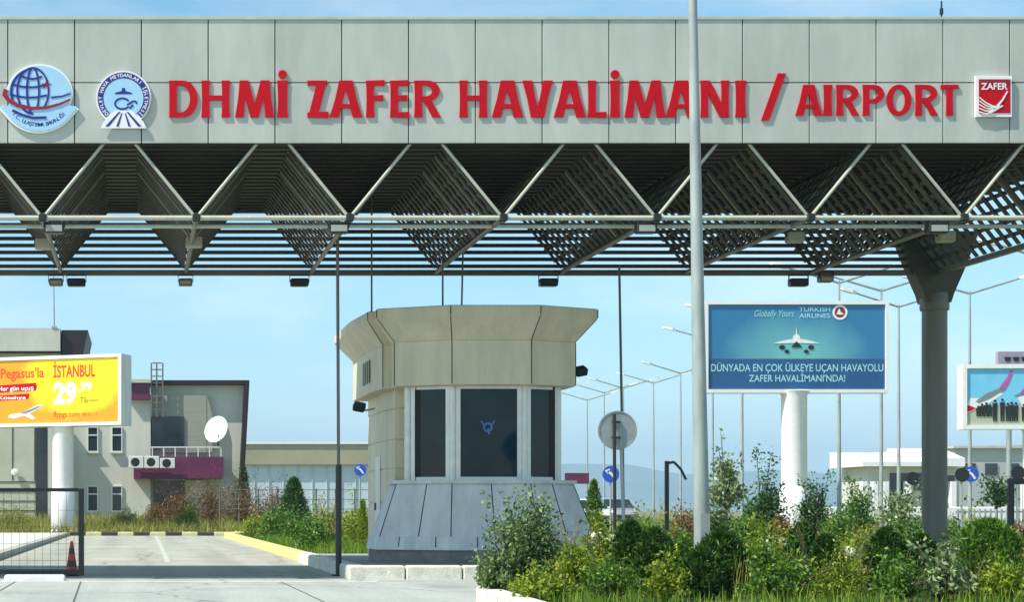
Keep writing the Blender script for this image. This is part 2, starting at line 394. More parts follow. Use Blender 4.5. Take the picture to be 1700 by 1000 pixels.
for i in range(n):
    j = (i+1) % n
    L = (Vector(bed[j])-Vector(bed[i])).length; m = max(1, int(round(L/.9)))
    for k in range(m):
        t0, t1 = k/m+.006, (k+1)/m-.006
        q = [Vector(bed[i]).lerp(Vector(bed[j]), t0), Vector(bed[i]).lerp(Vector(bed[j]), t1), Vector(bin_[i]).lerp(Vector(bin_[j]), t1), Vector(bin_[i]).lerp(Vector(bin_[j]), t0)]
        c = sum(q, Vector((0, 0)))/4
        b.loft([[(p.x, p.y, -.2) for p in q], [(p.x, p.y, .2) for p in q], [(*(p.lerp(c, .06)), .232) for p in q]])
structure(b.build('bed_kerb', M['kerb']))
# far hills
def hill(name, Y, pts, z0):
    b = MB(); n = 90; rows = []
    X0, X1 = PX(pts[0][0], Y), PX(pts[-1][0], Y)
    rnd = random.Random(3)
    for i in range(n+1):
        px = pts[0][0]+(pts[-1][0]-pts[0][0])*i/n
        for a, c in zip(pts, pts[1:]):
            if a[0] <= px <= c[0]: py = a[1]+(c[1]-a[1])*(px-a[0])/(c[0]-a[0]); break
        h = PZ(py+rnd.uniform(-1.2, 1.2), Y)
        rows.append([(PX(px, Y), Y-900, 0), (PX(px, Y), Y-450, h*.55), (PX(px, Y), Y, h), (PX(px, Y), Y+700, 0)])
    b.add([p for r in rows for p in r], [(i*4+j, (i+1)*4+j, (i+1)*4+j+1, i*4+j+1) for i in range(n) for j in range(3)])
    structure(b.build(name, M['hill'], None, True))
hill('hills', 6000, [(-1400, 838), (-200, 832), (500, 820), (760, 800), (930, 768), (1040, 772), (1140, 788), (1300, 780), (1420, 790), (1520, 772), (1620, 742), (1760, 736), (1950, 770), (2600, 838)], 0)

# ================================================================== CANOPY
YF, YR = 30.0, 37.05
ZB, ZT, PITCH, HW = EYE+4.88, 7.29, 2.558, .985
nodes = [13.70-PITCH*k for k in range(-1, 10)]           # bottom ridges, right to left
XR, XL = 16.40, 13.70-PITCH*9
can = thing('entrance_canopy', 'wide grey entrance canopy with panelled fascia over the gateway lanes', 'canopy', (0, 0, 0))
b = MB(); zs = [PZ(238, YF), EYE+7.11, PZ(31, YF)]
x = -2.22-1.109*6
while x < 16.3:
    for z0, z1 in ((zs[0], zs[1]), (zs[1], zs[2])):
        b.cbox(x+.009, x+1.100, YF, YF+.05, z0+.009, z1-.009, .006)
    x += 1.109
b.build('fascia_panels', M['clad'], can)
b = MB(); b.box(-8.86, 16.40, YF+.052, YF+.30, zs[0]+.01, zs[2]-.02); b.build('fascia_backing', M['dark_gap'], can)
b = MB(); b.box(-8.9, 16.43, YF-.02, YF+.34, zs[2]-.012, zs[2]+.03); b.build('fascia_coping', M['truss'], can)
b = MB(); b.box(XL-.6, XR, YF+.31, YR+.1, ZT+.12, ZT+.24)
yy = YF+.5
while yy < YR: b.box(XL-.6, XR-.01, yy, yy+.16, ZT+.02, ZT+.118); yy += .36
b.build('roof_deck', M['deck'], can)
# folded ceiling of slats: down to each ridge and up to each valley
pl = 0
b = MB()
for k, xn in enumerate(nodes):
    for sgn in (-1, 1):
        xa = xn+sgn*HW
        if xa > XR: continue
        yy = YF+.36
        while yy < YR-.1:
            b.bar((xn+sgn*.05, yy, ZB+.05), (xa, yy, ZT+.02), (0, .125, 0), .025); yy += .335
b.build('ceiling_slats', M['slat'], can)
b = MB()
for k, xn in enumerate(nodes):
    for sgn in (-1, 1):
        if xn+sgn*HW > XR: continue
        for t in (.12, .3, .48, .66, .84):
            x_, z_ = xn+sgn*(.05+(HW-.05)*t), ZB+.05+(ZT-ZB-.03)*t
            b.bar((x_, YF+.36, z_+.03), (x_, YR-.1, z_+.03), (.05*sgn, 0, .06), .02)
b.build('ceiling_purlins', M['slat'], can)
b = MB(); z = ZB+.10
while z < ZT: b.box(XL-.6, nodes[0], YR-.02, YR+.08, z, z+.068); z += .142
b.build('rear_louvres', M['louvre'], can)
b = MB(); b.tube((XL-.6, YF+.12, ZB), (XR, YF+.12, ZB), .042); b.build('bottom_chord', M['truss'], can, True)
b = MB(); b.tube((XL-.6, YF+.95, ZB-.01), (XR, YF+.95, ZB-.01), .036); b.build('bottom_chord', M['truss'], can, True)
b = MB(); b.box(XL-.6, nodes[0]+.1, YR-.06, YR+.06, ZB-.06, ZB+.05); b.build('rear_beam', M['column'], can)
for k, xn in enumerate(nodes):
    for sgn in (-1, 1):
        xa = xn+sgn*HW
        if xa > XR+.1: continue
        MB().tube((xn+sgn*.04, YF+.14, ZB+.05), (xa+sgn*.18, YF+.14, ZT+.22), .027, n=8).build('web_brace', M['truss'], can, True)
        for yy in (YF+1.1, YF+2.5): MB().tube((xn+sgn*.04, yy, ZB+.05), (xa-sgn*.02, yy, ZT), .028, n=6).build('inner_brace', M['inner'], can, True)
    b = MB(); b.tube((xn, YF+.13, ZB), (xn, YR, ZB), .045, n=8); b.build('ridge_tube', M['column'], can, True)
    b = MB(); b.cbox(xn-.065, xn+.065, YF+.04, YF+.2, ZB-.07, ZB+.07, .025); b.build('node_plate', M['black'], can)
# right column with its flared head
XC = nodes[0]; gzc = 0
col = MB(); col.lathe([(.245, .5), (.245, 5.55)], 28, (XC, YR)); col.build('column', M['column'], can, True)
b = MB(); b.lathe([(.275, 5.3), (.285, 5.34), (.285, 5.62), (.26, 5.66)], 28, (XC, YR)); b.build('column_collar', M['truss'] if False else M['column'], can, True)
b = MB()
b.loft([[(XC+sx*wd, YR+sy*.22, z) for sx, sy in ((-1, -1), (1, -1), (1, 1), (-1, 1))] for z, wd in ((5.45, .25), (5.64, .31), (6.12, .52), (6.9, .82))])
b.build('column_head', M['slat'], can)
b = MB(); b.cbox(XC-.62, XC+.62, YR-.62, YR+.62, -.1, .55, .05); b.build('column_plinth', M['plinth'], can)
# ridge along right edge: side lattice
b = MB()
b.box(nodes[0]-.05, nodes[0]+.05, YF+.2, YR, ZB-.06, ZB+.04); b.build('edge_beam', M['column'], can)

# antenna on top of the fascia
a = thing('roof_antenna', 'thin dark antenna rod standing on top of the fascia at the right', 'antenna', (PX(1563, 30.2), 30.2, zs[2]+.03))
MB().tube((0, 0, 0), (0, 0, .32), .014).tube((0, 0, .1), (0, 0, .2), .03).build('rod', M['black'], a)
MB().cbox(-.06, .06, -.05, .05, -.005, .05, .01).build('foot', M['black'], a)

# ---------------------------------------------------------------- red channel letters
def stem(x, w, h=1, fl=.13): 
    e = w*fl
    return [[(x-e/2, 0), (x+w+e/2, 0), (x+w, .2*h), (x+w-e*.2, .5*h), (x+w, .8*h), (x+w+e/2, h), (x-e/2, h), (x, .8*h), (x+e*.2, .5*h), (x, .2*h)]]
def diag(x0, x1, w, z0=0, z1=1, fl=.1):
    e = w*fl
    return [[(x0-w/2-e, z0), (x0+w/2+e, z0), ((x0+x1)/2+w/2, (z0+z1)/2), (x1+w/2+e, z1), (x1-w/2-e, z1), ((x0+x1)/2-w/2, (z0+z1)/2)]]
def hbar(x0, x1, z, t, fl=.03): return [[(x0, z), (x1, z-fl), (x1, z+t+fl), (x0, z+t)]]
def bowl(x, xr, z0, z1, w, t):
    """right-hand half ring used by D, P, R"""
    o = [(x, z0)]+[(x+(xr-x)*(.35+.65*math.cos(R(a))), (z0+z1)/2+(z1-z0)/2*math.sin(R(a))) for a in range(-90, 91, 15)]+[(x, z1)]
    i = [(x, z0+t)]+[(x+(xr-w-x)*(.35+.65*math.cos(R(a))), (z0+z1)/2+((z1-z0)/2-t)*math.sin(R(a))) for a in range(-90, 91, 15)]+[(x, z1-t)]
    return [[o[k], o[k+1], i[k+1], i[k]] for k in range(len(o)-1)]
def glyph(ch, W, s):
    """polygons for a flared capital of height 1, width W, stem s"""
    t = .13
    if ch in 'Iİ': g = stem(0, W); 
    if ch == 'İ': return g+[disc(W/2, 1.17, .12, .115, 16)]
    if ch == 'I': return g
    if ch == 'D': return stem(0, s, fl=.05)+bowl(s*.8, W, 0, 1, s, t)
    if ch == 'H': return stem(0, s)+stem(W-s, s)+hbar(s*.8, W-s*.8, .46, t, 0)
    if ch == 'M': return diag(s/2, W*.22, s*.95)+diag(W/2, W*.23, s, 0, 1, .05)+diag(W/2, W*.77, s, 0, 1, .05)+diag(W-s/2, W*.78, s*.95)
    if ch == 'Z': return hbar(0, W*.94, 1-t, t, .0)+diag(s*.75, W-s*.85, s*1.25, .02, .98, 0)+hbar(0, W, 0, t, .02)
    if ch == 'A': return diag(s*.62, W/2-s*.25, s*1.05)+diag(W-s*.62, W/2+s*.25, s*1.05)+hbar(W*.25, W*.75, .24, t*.9, 0)
    if ch == 'V': return diag(W/2-s*.25, s*.62, s*1.05)+diag(W/2+s*.25, W-s*.62, s*1.05)
    if ch == 'F': return stem(0, s)+hbar(s*.8, W, 1-t, t, .015)+hbar(s*.8, W*.93, .46, t, .015)
    if ch == 'E': return stem(0, s)+hbar(s*.8, W*.96, 1-t, t, .015)+hbar(s*.8, W*.9, .46, t, .015)+hbar(s*.8, W, 0, t, .015)
    if ch == 'L': return stem(0, s)+hbar(s*.8, W, 0, t, .02)
    if ch == 'N': return stem(0, s*.95)+stem(W-s*.95, s*.95)+diag(W-s*.62, s*.62, s*1.1, 0, 1, 0)
    if ch == 'P': return stem(0, s)+bowl(s*.8, W, .40, 1, s, t)
    if ch == 'R': return stem(0, s)+bowl(s*.8, W*.95, .44, 1, s, t)+diag(W-s*.6, W*.45, s, 0, .5, .05)
    if ch == 'O': return ringband(W/2, .5, W/2-s, W/2, 0, 360, 32, 1)
    if ch == 'T': return stem(W/2-s/2, s)+hbar(0, W, 1-t, t, .0)
    if ch == '/': return [[(0, 0), (.17, 0), (W, 1), (W-.17, 1)]]
line = [('D', 281, 328), ('H', 335, 381), ('M', 391, 454), ('İ', 461, 477), ('Z', 510, 545), ('A', 547, 601), ('F', 608, 638), ('E', 648, 679), ('R', 688, 732),
        ('H', 763, 808), ('A', 816, 868), ('V', 867, 917), ('A', 919, 972), ('L', 976, 1006), ('İ', 1013, 1028), ('M', 1037, 1103), ('A', 1105, 1156), ('N', 1163, 1209), ('I', 1221, 1237),
        ('/', 1263, 1304)]
airp = [('A', 1320, 1364), ('I', 1367, 1380), ('R', 1388, 1426), ('P', 1432, 1467), ('O', 1471, 1512), ('R', 1519, 1557), ('T', 1561, 1590)]
def letters(root, seq, top, bot, depth=.026):
    for ch, a, c in seq:
        t, bo = (122, 200) if ch == '/' else (top, bot)
        H = (bo-t)/100; W = (c-a)/100/H; s = .128/H*(H/.62)
        if ch == 'O': polys = []
        polys = glyph(ch, W, s)
        if ch == 'O':
            o = arc(W/2, .5, W/2, .51, 0, 360, 32); i = arc(W/2, .5, W/2-s, .51-.14, 0, 360, 32)
            polys = [[i[j], o[j], o[j+1], i[j+1]] for j in range(32)]
        b = MB(); x0 = (a-235)/100; z0 = PZ(bo, 30)
        seen = 0
        for k, p in enumerate(polys):
            ring = ch in 'O' or (ch in 'DPR' and k > 0 and not (ch == 'R' and k == len(polys)-1))
            if not ring: seen += 1
            d = depth+(.001 if ring else .003*seen)
            b.prism([(x0+x*H, z0+z*H) for x, z in p], YF-d, YF-.004)
        b.build('letter', M['red'], root)
s1 = thing('airport_name_lettering', 'large red raised letters DHMİ ZAFER HAVALİMANI and slash on the fascia', 'sign lettering', (0, 0, 0))
letters(s1, line, 134, 195)
s2 = thing('airport_word_lettering', 'smaller red raised letters AIRPORT at the right of the fascia', 'sign lettering', (0, 0, 0))
letters(s2, airp, 141, 192)

# ---------------------------------------------------------------- emblems on the fascia; local units are photo centimetres
def emblem(name, label, px, py):
    return thing(name, label, 'emblem', ((px-235)/100, YF, PZ(py, 30)))
def art(parent, name, m, polys, y, k=.01, t=.008):
    b = MB()
    for i, p in enumerate(polys): b.prism([(x*k, z*k) for x, z in p], y-t-.0004*(i % 7), y)
    return b.build(name, m, parent)
e1 = emblem('globe_emblem', 'oval pale blue emblem with globe lines and red orbit, far left of fascia', 65, 160)
outer = arc(1, 4, 55, 49, -26, 206, 30)+[(-60, -17), (-66, -22)]+arc(0, 10, 70, 72, 214, 326, 24)[1:-1]+[(66, -22), (60, -17)]
art(e1, 'plate', M['white'], [outer], -.012, t=.035)
art(e1, 'plate_face', M['pale_blue'], [[(x*.945, z*.945) for x, z in outer]], -.0480)
gl = []
for rx in (10, 26): gl += ribbon(arc(-10, 8, rx, 38, 90, 270, 12), 3.4)+ribbon(arc(-10, 8, rx, 38, 90, -50, 12), 3.0)
gl += ribbon(arc(-8, 6, 38, 38, 110, 200, 14), 4.2)
for dz, w_ in ((26, 22), (12, 36), (-5, 38)): gl += ribbon([(-w_+u*w_*1.5-6, dz+6-4*math.sin(u*3.1)) for u in [i/10 for i in range(11)]], 3.2)
gl += ribbon([(20, -3), (38, -1), (52, 4)], 3, 2)
gl += ribbon([(-44, -24), (-28, -32), (-10, -37), (12, -36)], 4)
art(e1, 'globe_lines', M['navy'], gl, -.0565)
sw = ribbon([(-54, 10), (-57, 2), (-50, -8), (-35, -16), (-12, -21), (12, -20), (34, -14), (52, -6)], 9, 2.5)
art(e1, 'orbit_swoosh', M['red_dark'], sw, -.062)
art(e1, 'star', M['red_dark'], [[(12+9*math.cos(R(90+36*i))*(1 if i % 2 == 0 else .4), 18+7*math.sin(R(90+36*i))*(1 if i % 2 == 0 else .4)) for i in range(10)]], -.0575)
b = MB(); word = 'T.C. ULAŞTIRMA BAKANLIĞI'
for i, ch in enumerate(word):
    if ch == ' ': continue
    a = 224+(316-224)*i/(len(word)-1)
    put_text(b, ch, .60*math.cos(R(a)), .10+.61*math.sin(R(a)), .062, -.0575, None, .02, 0, True, R(a+90))
b.build('banner_lettering', M['navy'], e1)
e2 = emblem('round_emblem', 'round navy ringed emblem with airplane and runway, left of red lettering', 205, 167)
base_tri = [(-38, -47), (38, -47), (33, -36), (14, -18), (-14, -18), (-33, -36)]
art(e2, 'plate', M['white'], [disc(0, 3, 46, 46, 40)], -.012, t=.03)
art(e2, 'runway_plate', M['white'], [base_tri], -.042, t=.02)
b = MB()
for q in ringband(0, 3, 33.5, 43, -48, 228, 44): b.prism([(x*.01, z*.01) for x, z in q], -.052, -.0423)
b.build('ring', M['navy'], e2)
art(e2, 'centre_disc', M['pale_blue'], [disc(0, 3, 33, 33, 40)], -.0425, t=.006)
b = MB(); word = 'DEVLET HAVA MEYDANLARI İŞLETMESİ'
for i, ch in enumerate(word):
    if ch == ' ': continue
    a = 222-(264)*i/(len(word)-1)
    put_text(b, ch, .355*math.cos(R(a)), .03+.355*math.sin(R(a)), .055, -.0535, None, .02, 0, True, R(a-90))
b.build('ring_lettering', M['white'], e2)
ap = [[(-14, 10), (14, 10), (14, 12), (3, 15), (2.5, 20), (-2.5, 20), (-3, 15), (-14, 12)]]+ribbon(arc(-2, -6, 12, 9, 30, 330, 14), 3)+ribbon([(6, -8), (16, -2), (20, -2), (22, -6)], 3)+ribbon([(10, -14), (16, -8)], 3)
art(e2, 'airplane_mark', M['navy'], ap, -.0495, t=.004)
art(e2, 'runway_lines', M['navy'], [[(-30, -44), (-24, -44), (-5, -20), (-8, -20)], [(30, -44), (24, -44), (5, -20), (8, -20)], [(-12, -44), (-8, -44), (-2, -22), (-3.5, -22)], [(12, -44), (8, -44), (2, -22), (3.5, -22)]], -.0625, t=.004)
e3 = emblem('square_emblem', 'square red emblem reading ZAFER with white border, right end of fascia', 1647, 161)
art(e3, 'plate', M['white'], [[(-30, -34), (30, -34), (30, 34), (-30, 34)]], -.012, t=.05)
art(e3, 'red_field', M['red'], [[(-25, -28), (27, -28), (27, 28), (-25, 28)]], -.0625)
st = []
for x1, z1, w_ in ((-2, -6, 2.4), (8, -8, 2.6), (16, 0, 3.0)):
    pass
for k in range(5):
    st += ribbon([(-25, -2-k*6), (-14, -11-k*4.6), (-2, -17-k*2.6+k*k*.1), (6+k*2, -18+k*.5)], 1.6, 2.4)
st += ribbon([(-8, -28), (4, -18), (14, -6), (22, 8)], 4.5, 1.6)
art(e3, 'white_rays', M['white'], st, -.0725)
art(e3, 'dark_band', M['red_dark'], [[(-25, 22), (27, 22), (27, 28), (-25, 28)]], -.0725, t=.003)
b = MB(); put_text(b, 'ZAFER', 0, .11, .105, -.0785, .44, .02, 0, True); b.build('zafer_lettering', M['white'], e3)

# ---------------------------------------------------------------- floodlights on the canopy
def make_flood(name, label, w_, h_, body, face):
    f = thing(name, label, 'floodlight', (0, 0, 0), 0, 'floodlights hung under the canopy')
    MB().cbox(-w_/2, w_/2, -.09, .12, -h_, 0, .02).build('housing', body, f)
    MB().box(-w_/2+.03, w_/2-.03, -.098, -.088, -h_+.025, -.06).build('lens', face, f)
    MB().bar((-w_/2-.012, .0, -h_/2), (-w_/2-.012, 0, .06), (0, .05, 0), .012).bar((w_/2+.012, .0, -h_/2), (w_/2+.012, 0, .06), (0, .05, 0), .012).box(-w_/2-.02, w_/2+.02, -.025, .025, .055, .07).build('bracket', M['black'], f)
    return f
f0 = make_flood('floodlight', '', .33, .19, M['black'], M['lens'])
lab = ['black floodlight with pale lens below leftmost truss node, near globe emblem', 'black floodlight with pale lens just left of the tall rod by the booth',
       'black floodlight with pale lens just left of the tall grey lamp post', 'black floodlight with pale lens above the thick canopy column']
for i, px in enumerate((90, 562, 1072, 1556)):
    o = f0 if i == 0 else dup(f0, (0, 0, 0)); o['label'] = lab[i]
    o.location = (PX(px, 30.4), 30.4, PZ(369, 30.4)-.0)
f1 = make_flood('floodlight', '', .37, .16, M['black'], M['black'])
lab = ['wide black floodlight under rear canopy edge above the yellow billboard', 'wide black floodlight under rear canopy edge left of the tall thin rod',
       'wide black floodlight under rear canopy edge above the booth roof', 'wide black floodlight under rear canopy edge above the teal billboard']
for i, px in enumerate((127, 497, 910, 1325)):
    o = f1 if i == 0 else dup(f1, (0, 0, 0)); o['label'] = lab[i]; o.location = (PX(px, 37), 36.98, PZ(463, 37))
f2 = make_flood('floodlight', '', .28, .15, M['column'], M['beige_box'])
lab = ['small olive floodlight leftmost of the rear canopy edge, near the white rod', 'small olive floodlight under rear canopy edge over the dark clad building', 'small olive floodlight at rear canopy edge right of the black one, near column']
for i, (px, py) in enumerate(((93, 463), (308, 463), (1370, 457))):
    o = f2 if i == 0 else dup(f2, (0, 0, 0)); o['label'] = lab[i]; o.location = (PX(px, 37), 36.98, PZ(py, 37))
f3 = make_flood('beige_floodlight', '', .30, .2, M['beige_box'], M['beige_box'])
lab = ['beige box light in the second dark fold from left of the canopy', 'beige box light in the canopy fold right of the lamp post', 'beige box light beside the head of the thick column', 'beige box light in leftmost canopy fold above the yellow billboard']
for i, (px, py) in enumerate(((322, 393), (1320, 385), (1570, 384), (72, 396))):
    o = f3 if i == 0 else dup(f3, (0, 0, 0)); o['label'] = lab[i]; o.location = (PX(px, 33), 33, PZ(py, 33))

# ================================================================== GUARD BOOTH
def offs(poly, d):
    out = []; n = len(poly)
    for i in range(n):
        a, p, c = Vector(poly[i-1]), Vector(poly[i]), Vector(poly[(i+1) % n])
        e1, e2 = (p-a).normalized(), (c-p).normalized()
        n1, n2 = Vector((e1.y, -e1.x)), Vector((e2.y, -e2.x))
        m = (n1+n2)/(1+n1.dot(n2)); out.append(tuple(p+m*d))
    return out
def ringz(poly, d, z): return [(x, y, z) for x, y in offs(poly, d)]
full = [(5.08, 34.4), (5.86, 34.0), (7.20, 34.0), (7.93, 34.4), (7.93, 38.6), (4.84, 38.6), (4.84, 36.2), (4.92, 35.1), (5.08, 35.1)]
bay = [(5.08, 34.4), (5.86, 34.0), (7.20, 34.0), (7.93, 34.4), (7.93, 34.85), (5.08, 34.85)]
body = [(5.08, 34.5), (7.93, 34.5), (7.93, 38.6), (4.84, 38.6), (4.84, 36.2), (4.92, 35.1), (5.08, 35.1)]
bo = thing('guard_booth', 'faceted beige guard booth with flared cornice and dark windows on kerbed island', 'guard booth', (0, 0, 0))
b = MB(); b.loft([ringz(bay, .62, .2), ringz(bay, .62, .46)]); b.build('plinth', M['plinth'], bo)
b = MB(); b.loft([ringz(bay, .67, .46), ringz(bay, .66, .50), ringz(bay, .62, .70), ringz(bay, .60, .705)]); b.build('skirt_base', M['booth_low'], bo)
b = MB(); b.loft([ringz(bay, .595, .70), ringz(bay, .5, .98), ringz(bay, .25, 1.70)]); b.build('skirt', M['booth_low'], bo)
# panel joints of the sloping skirt, laid as dark strips just proud of it
b = MB(); fr0, fr1 = ringz(bay, .598, .71), ringz(bay, .253, 1.695)
def lerp3(a, c, t): return Vector(a).lerp(Vector(c), t)
for i, t in ((0, 0), (0, .55), (1, 0), (1, .5), (2, 0), (2, .5), (3, 0)):
    p0 = lerp3(fr0[i], fr0[i+1], t); p1 = lerp3(fr1[i], fr1[i+1], t)
    b.bar(p0, p1, (.016, 0, 0), .010)
f2_ = ringz(bay, .668, .51); f3_ = ringz(bay, .628, .70)
for i, t in ((0, .3), (0, .8), (1, .3), (1, .8), (2, .3), (2, .8)): b.bar(lerp3(f2_[i], f2_[i+1], t), lerp3(f3_[i], f3_[i+1], t), (.014, 0, 0), .010)
b.build('skirt_joints', M['dark_gap'], bo)
b = MB(); b.loft([ringz(bay, .31, 1.70), ringz(bay, .32, 1.72), ringz(bay, .31, 1.765)]); b.build('sill', M['booth_low'], bo)
rings = []; z = .2
for zz in (1.36, 2.02, 2.58, 3.18):
    rings += [ringz(body, 0, z), ringz(body, 0, zz-.014), ringz(body, -.02, zz-.012), ringz(body, -.02, zz+.012), ]; z = zz+.014
rings += [ringz(body, 0, z), ringz(body, 0, 3.56)]
b = MB(); b.loft(rings); b.build('wall', M['booth'], bo)
b = MB(); b.loft([ringz(full, .27, 3.545), ringz(full, .29, 3.56), ringz(full, .29, 4.375)]); b.build('band', M['booth'], bo)
b = MB(); b.loft([ringz(full, .275, 4.377), ringz(full, .64, 4.80), ringz(full, .655, 4.815), ringz(full, .655, 4.985), ringz(full, .62, 5.0), ringz(full, .3, 5.03)]); b.build('cornice', M['booth'], bo)
for d0, z0, d1, z1 in ((.279, 4.378, .643, 4.80), (.294, 3.57, .294, 4.37), (.659, 4.82, .659, 4.98)):
    r0, r1 = ringz(full, d0, z0), ringz(full, d1, z1)
    for i in (0, 1, 2, 3, 7): MB().bar(r0[i], r1[i], (.014, 0, 0), .012).build('panel_joint', M['dark_gap'], bo)
for i in range(3):
    A, B = Vector(bay[i]), Vector(bay[i+1]); Wd = (B-A).length; ang = math.atan2(B.y-A.y, B.x-A.x)
    b = MB(); b.M = Matrix.Translation((A.x, A.y, 0)) @ Matrix.Rotation(ang, 4, 'Z')
    mg = .105
    b.box(mg-.05, mg+.03, -.03, .06, 1.767, 3.543); b.box(Wd-mg-.03, Wd-mg+.05, -.03, .06, 1.767, 3.543)
    b.box(mg+.031, Wd-mg-.031, -.028, .06, 1.767, 1.83); b.box(mg+.031, Wd-mg-.031, -.028, .06, 3.49, 3.543)
    fr = b.build('window', M['alu'], bo)
    b = MB(); b.M = Matrix.Translation((A.x, A.y, 0)) @ Matrix.Rotation(ang, 4, 'Z')
    b.box(mg+.031, Wd-mg-.031, .01, .03, 1.831, 3.489); pn = b.build('pane', M['glass'], fr)
    if i == 1:
        b = MB(); cx, cz = (810-235)/3000*34-A.x, PZ(710, 34)
        b.M = Matrix.Translation((A.x, A.y, 0))
        for q in ringband(cx, cz, .06, .09, 0, 360, 16): b.prism(q, .002, .009)
        for p in ribbon([(cx-.12, cz+.12), (cx-.06, cz+.02), (cx, cz+.09), (cx+.06, cz+.02), (cx+.12, cz+.12)], .03)+ribbon([(cx, cz-.02), (cx+.03, cz-.13)], .035): b.prism(p, .004, .0094)
        b.build('sticker', mat('sticker_blue', (.07, .16, .5), .4), fr)
for i in range(4):
    b = MB(); x, y = bay[i]; 
    b.lathe([(.07, 1.766), (.07, 3.544)], 10, (x, y+.045)); b.build('mullion', M['alu'], bo)
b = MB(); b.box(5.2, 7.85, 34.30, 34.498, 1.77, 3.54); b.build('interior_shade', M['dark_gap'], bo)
b = MB(); b.box(4.824, 4.836, 36.6, 37.3, .3, 2.3); b.build('door', M['alu'], bo)
b = MB(); b.box(4.795, 4.823, 37.2, 37.25, 1.2, 1.35); b.build('door_handle', M['black'], bpy.data.objects['door'])
b = MB()
for k in range(4): b.box(4.535, 4.545, 36.2+k*.3, 36.02+k*.3, 3.75, 4.2)
b.build('vent', M['column'], bo)

def camlight(name, label, loc, side):
    f = thing(name, label, 'floodlight', loc)
    MB().path([(side*.30, 0, -.02), (side*.12, 0, -.06), (side*.02, 0, -.05)], .018).build('arm', M['galv'], f)
    b = MB(); b.M = Matrix.Rotation(R(35), 4, 'X') @ Matrix.Rotation(side*R(-20), 4, 'Z'); b.cbox(-.14, .10, -.09, .09, -.07, .09, .025); b.build('housing', M['black'], f)
    b = MB(); b.M = Matrix.Rotation(R(35), 4, 'X') @ Matrix.Rotation(side*R(-20), 4, 'Z'); b.box(-.12, .08, -.098, -.088, -.05, .07); b.build('lens', M['win'], f)
camlight('booth_floodlight', 'small black floodlight on bracket at the booth right side', P(965, 617, 34.6), -1)
camlight('booth_floodlight', 'small black floodlight on bracket left of the booth wall', P(598, 677, 36.4), 1)
for px, Yc, lb in ((617, 35.0, 'thin conduit rising from the booth roof left end to canopy'), (735, 35.4, 'thin conduit rising from middle of booth roof, left of the leaning one'), (766, 35.4, 'thin slightly leaning conduit on booth roof, right of the middle one')):
    c = thing('conduit', lb, 'conduit', (PX(px, Yc), Yc, 5.0), 0, 'conduits between booth roof and canopy')
    dx = -.06 if px == 766 else 0
    MB().tube((0, 0, -.03), (-dx, 0, 2.55), .018, n=8).build('pipe', M['column'], c, True)
    MB().lathe([(.05, -.02), (.05, .04), (.03, .06)], 12).build('base_flange', M['column'], c, True)

# ================================================================== POLES, GATES, SIGNS NEAR THE GATEWAY
lp = thing('lamp_post', 'tall thick galvanised lamp post in front of canopy, nearest to viewer', 'lamp post', (6.83, 22, .16))
top = Vector((PX(1150, 22)-6.83-.012, 0, 7.9))
b = MB(); b.lathe([(.16, 0), (.16, .03), (.115, .06), (.105, .5)], 20)
b.build('base', M['galv'], lp, True)
b = MB(); n = 24
b.loft([[(top.x*t+(.098-.05*t)*math.cos(2*math.pi*i/n), (.098-.05*t)*math.sin(2*math.pi*i/n), .3+(top.z-.3)*t) for i in range(n)] for t in (0, .25, .5, .75, 1)])
b.build('shaft', M['galv'], lp, True)
MB().box(-.055, .055, -.112, -.095, .6, 1.0).build('hatch', M['galv'], lp)

tr = thing('tall_gate_post', 'tall thin dark rod left of the booth rising to canopy ceiling', 'post', (PX(562, 33.2), 33.2, -.01))
MB().tube((0, 0, 0), (0, 0, 2.05), .055, n=12).build('lower_post', M['black'], tr, True)
MB().tube((0, 0, 2.05), (-.02, 0, 6.6), .03, n=10).build('upper_rod', M['column'], tr, True)
MB().box(-.12, .12, -.12, .12, 0, .03).build('base_plate', M['black'], tr)
tr2 = thing('guy_rod', 'thin slightly leaning rod behind the round grey sign, right of booth', 'rod', (PX(1037, 36), 36, -.01))
MB().tube((0, 0, 0), (PX(1028, 36)-PX(1037, 36), 0, 6.1), .03, .024, n=8).build('rod', M['column'], tr2, True)
MB().box(-.1, .1, -.1, .1, 0, .03).build('base_plate', M['black'], tr2)

g = thing('sliding_gate', 'black steel mesh gate frame standing half open at the left of lane', 'gate', (PX(135, 32.3), 32.3, 0))
b = MB(); b.box(-.05, .05, -.03, .03, .03, PZ(812, 32.3)); b.box(-4.2, -.051, -.03, .03, PZ(817, 32.3), PZ(811, 32.3)); b.box(-4.2, -.051, -.03, .03, .06, .14)
b.box(-4.2, -4.12, -.03, .03, .141, PZ(818, 32.3)); b.build('frame', M['black'], g)
b = MB(); x = -4.05
while x < -.06: b.tube((x, 0, .14), (x, 0, PZ(817, 32.3)), .0035, n=5); x += .14
z = .3
while z < 1.5: b.tube((-4.12, .008, z), (-.05, .008, z), .003, n=5); z += .3
b.build('mesh_infill', mat('mesh_wire', (.10, .10, .10), .5), g)
MB().tube((-.3, -.02, .03), (-.3, .02, .03), .035, n=12).tube((-3.6, -.02, .03), (-3.6, .02, .03), .035, n=12).build('roller', M['black'], g)
g2 = thing('gate_post_frame', 'black steel gate frame at the right edge beyond the shrubs', 'gate', (PX(1678, 32), 32, 0))
b = MB(); b.box(-.05, .05, -.03, .03, 0, PZ(795, 32)); b.box(.051, 1.6, -.03, .03, PZ(805, 32), PZ(795, 32)); b.box(.051, 1.6, -.03, .03, .1, .2); b.build('frame', M['black'], g2)
b = MB()
for k in range(26): b.tube((.1+k*.056, 0, .2), (.1+k*.056, 0, PZ(805, 32)), .0042, n=5)
b.build('mesh_infill', bpy.data.materials['mesh_wire'], g2)
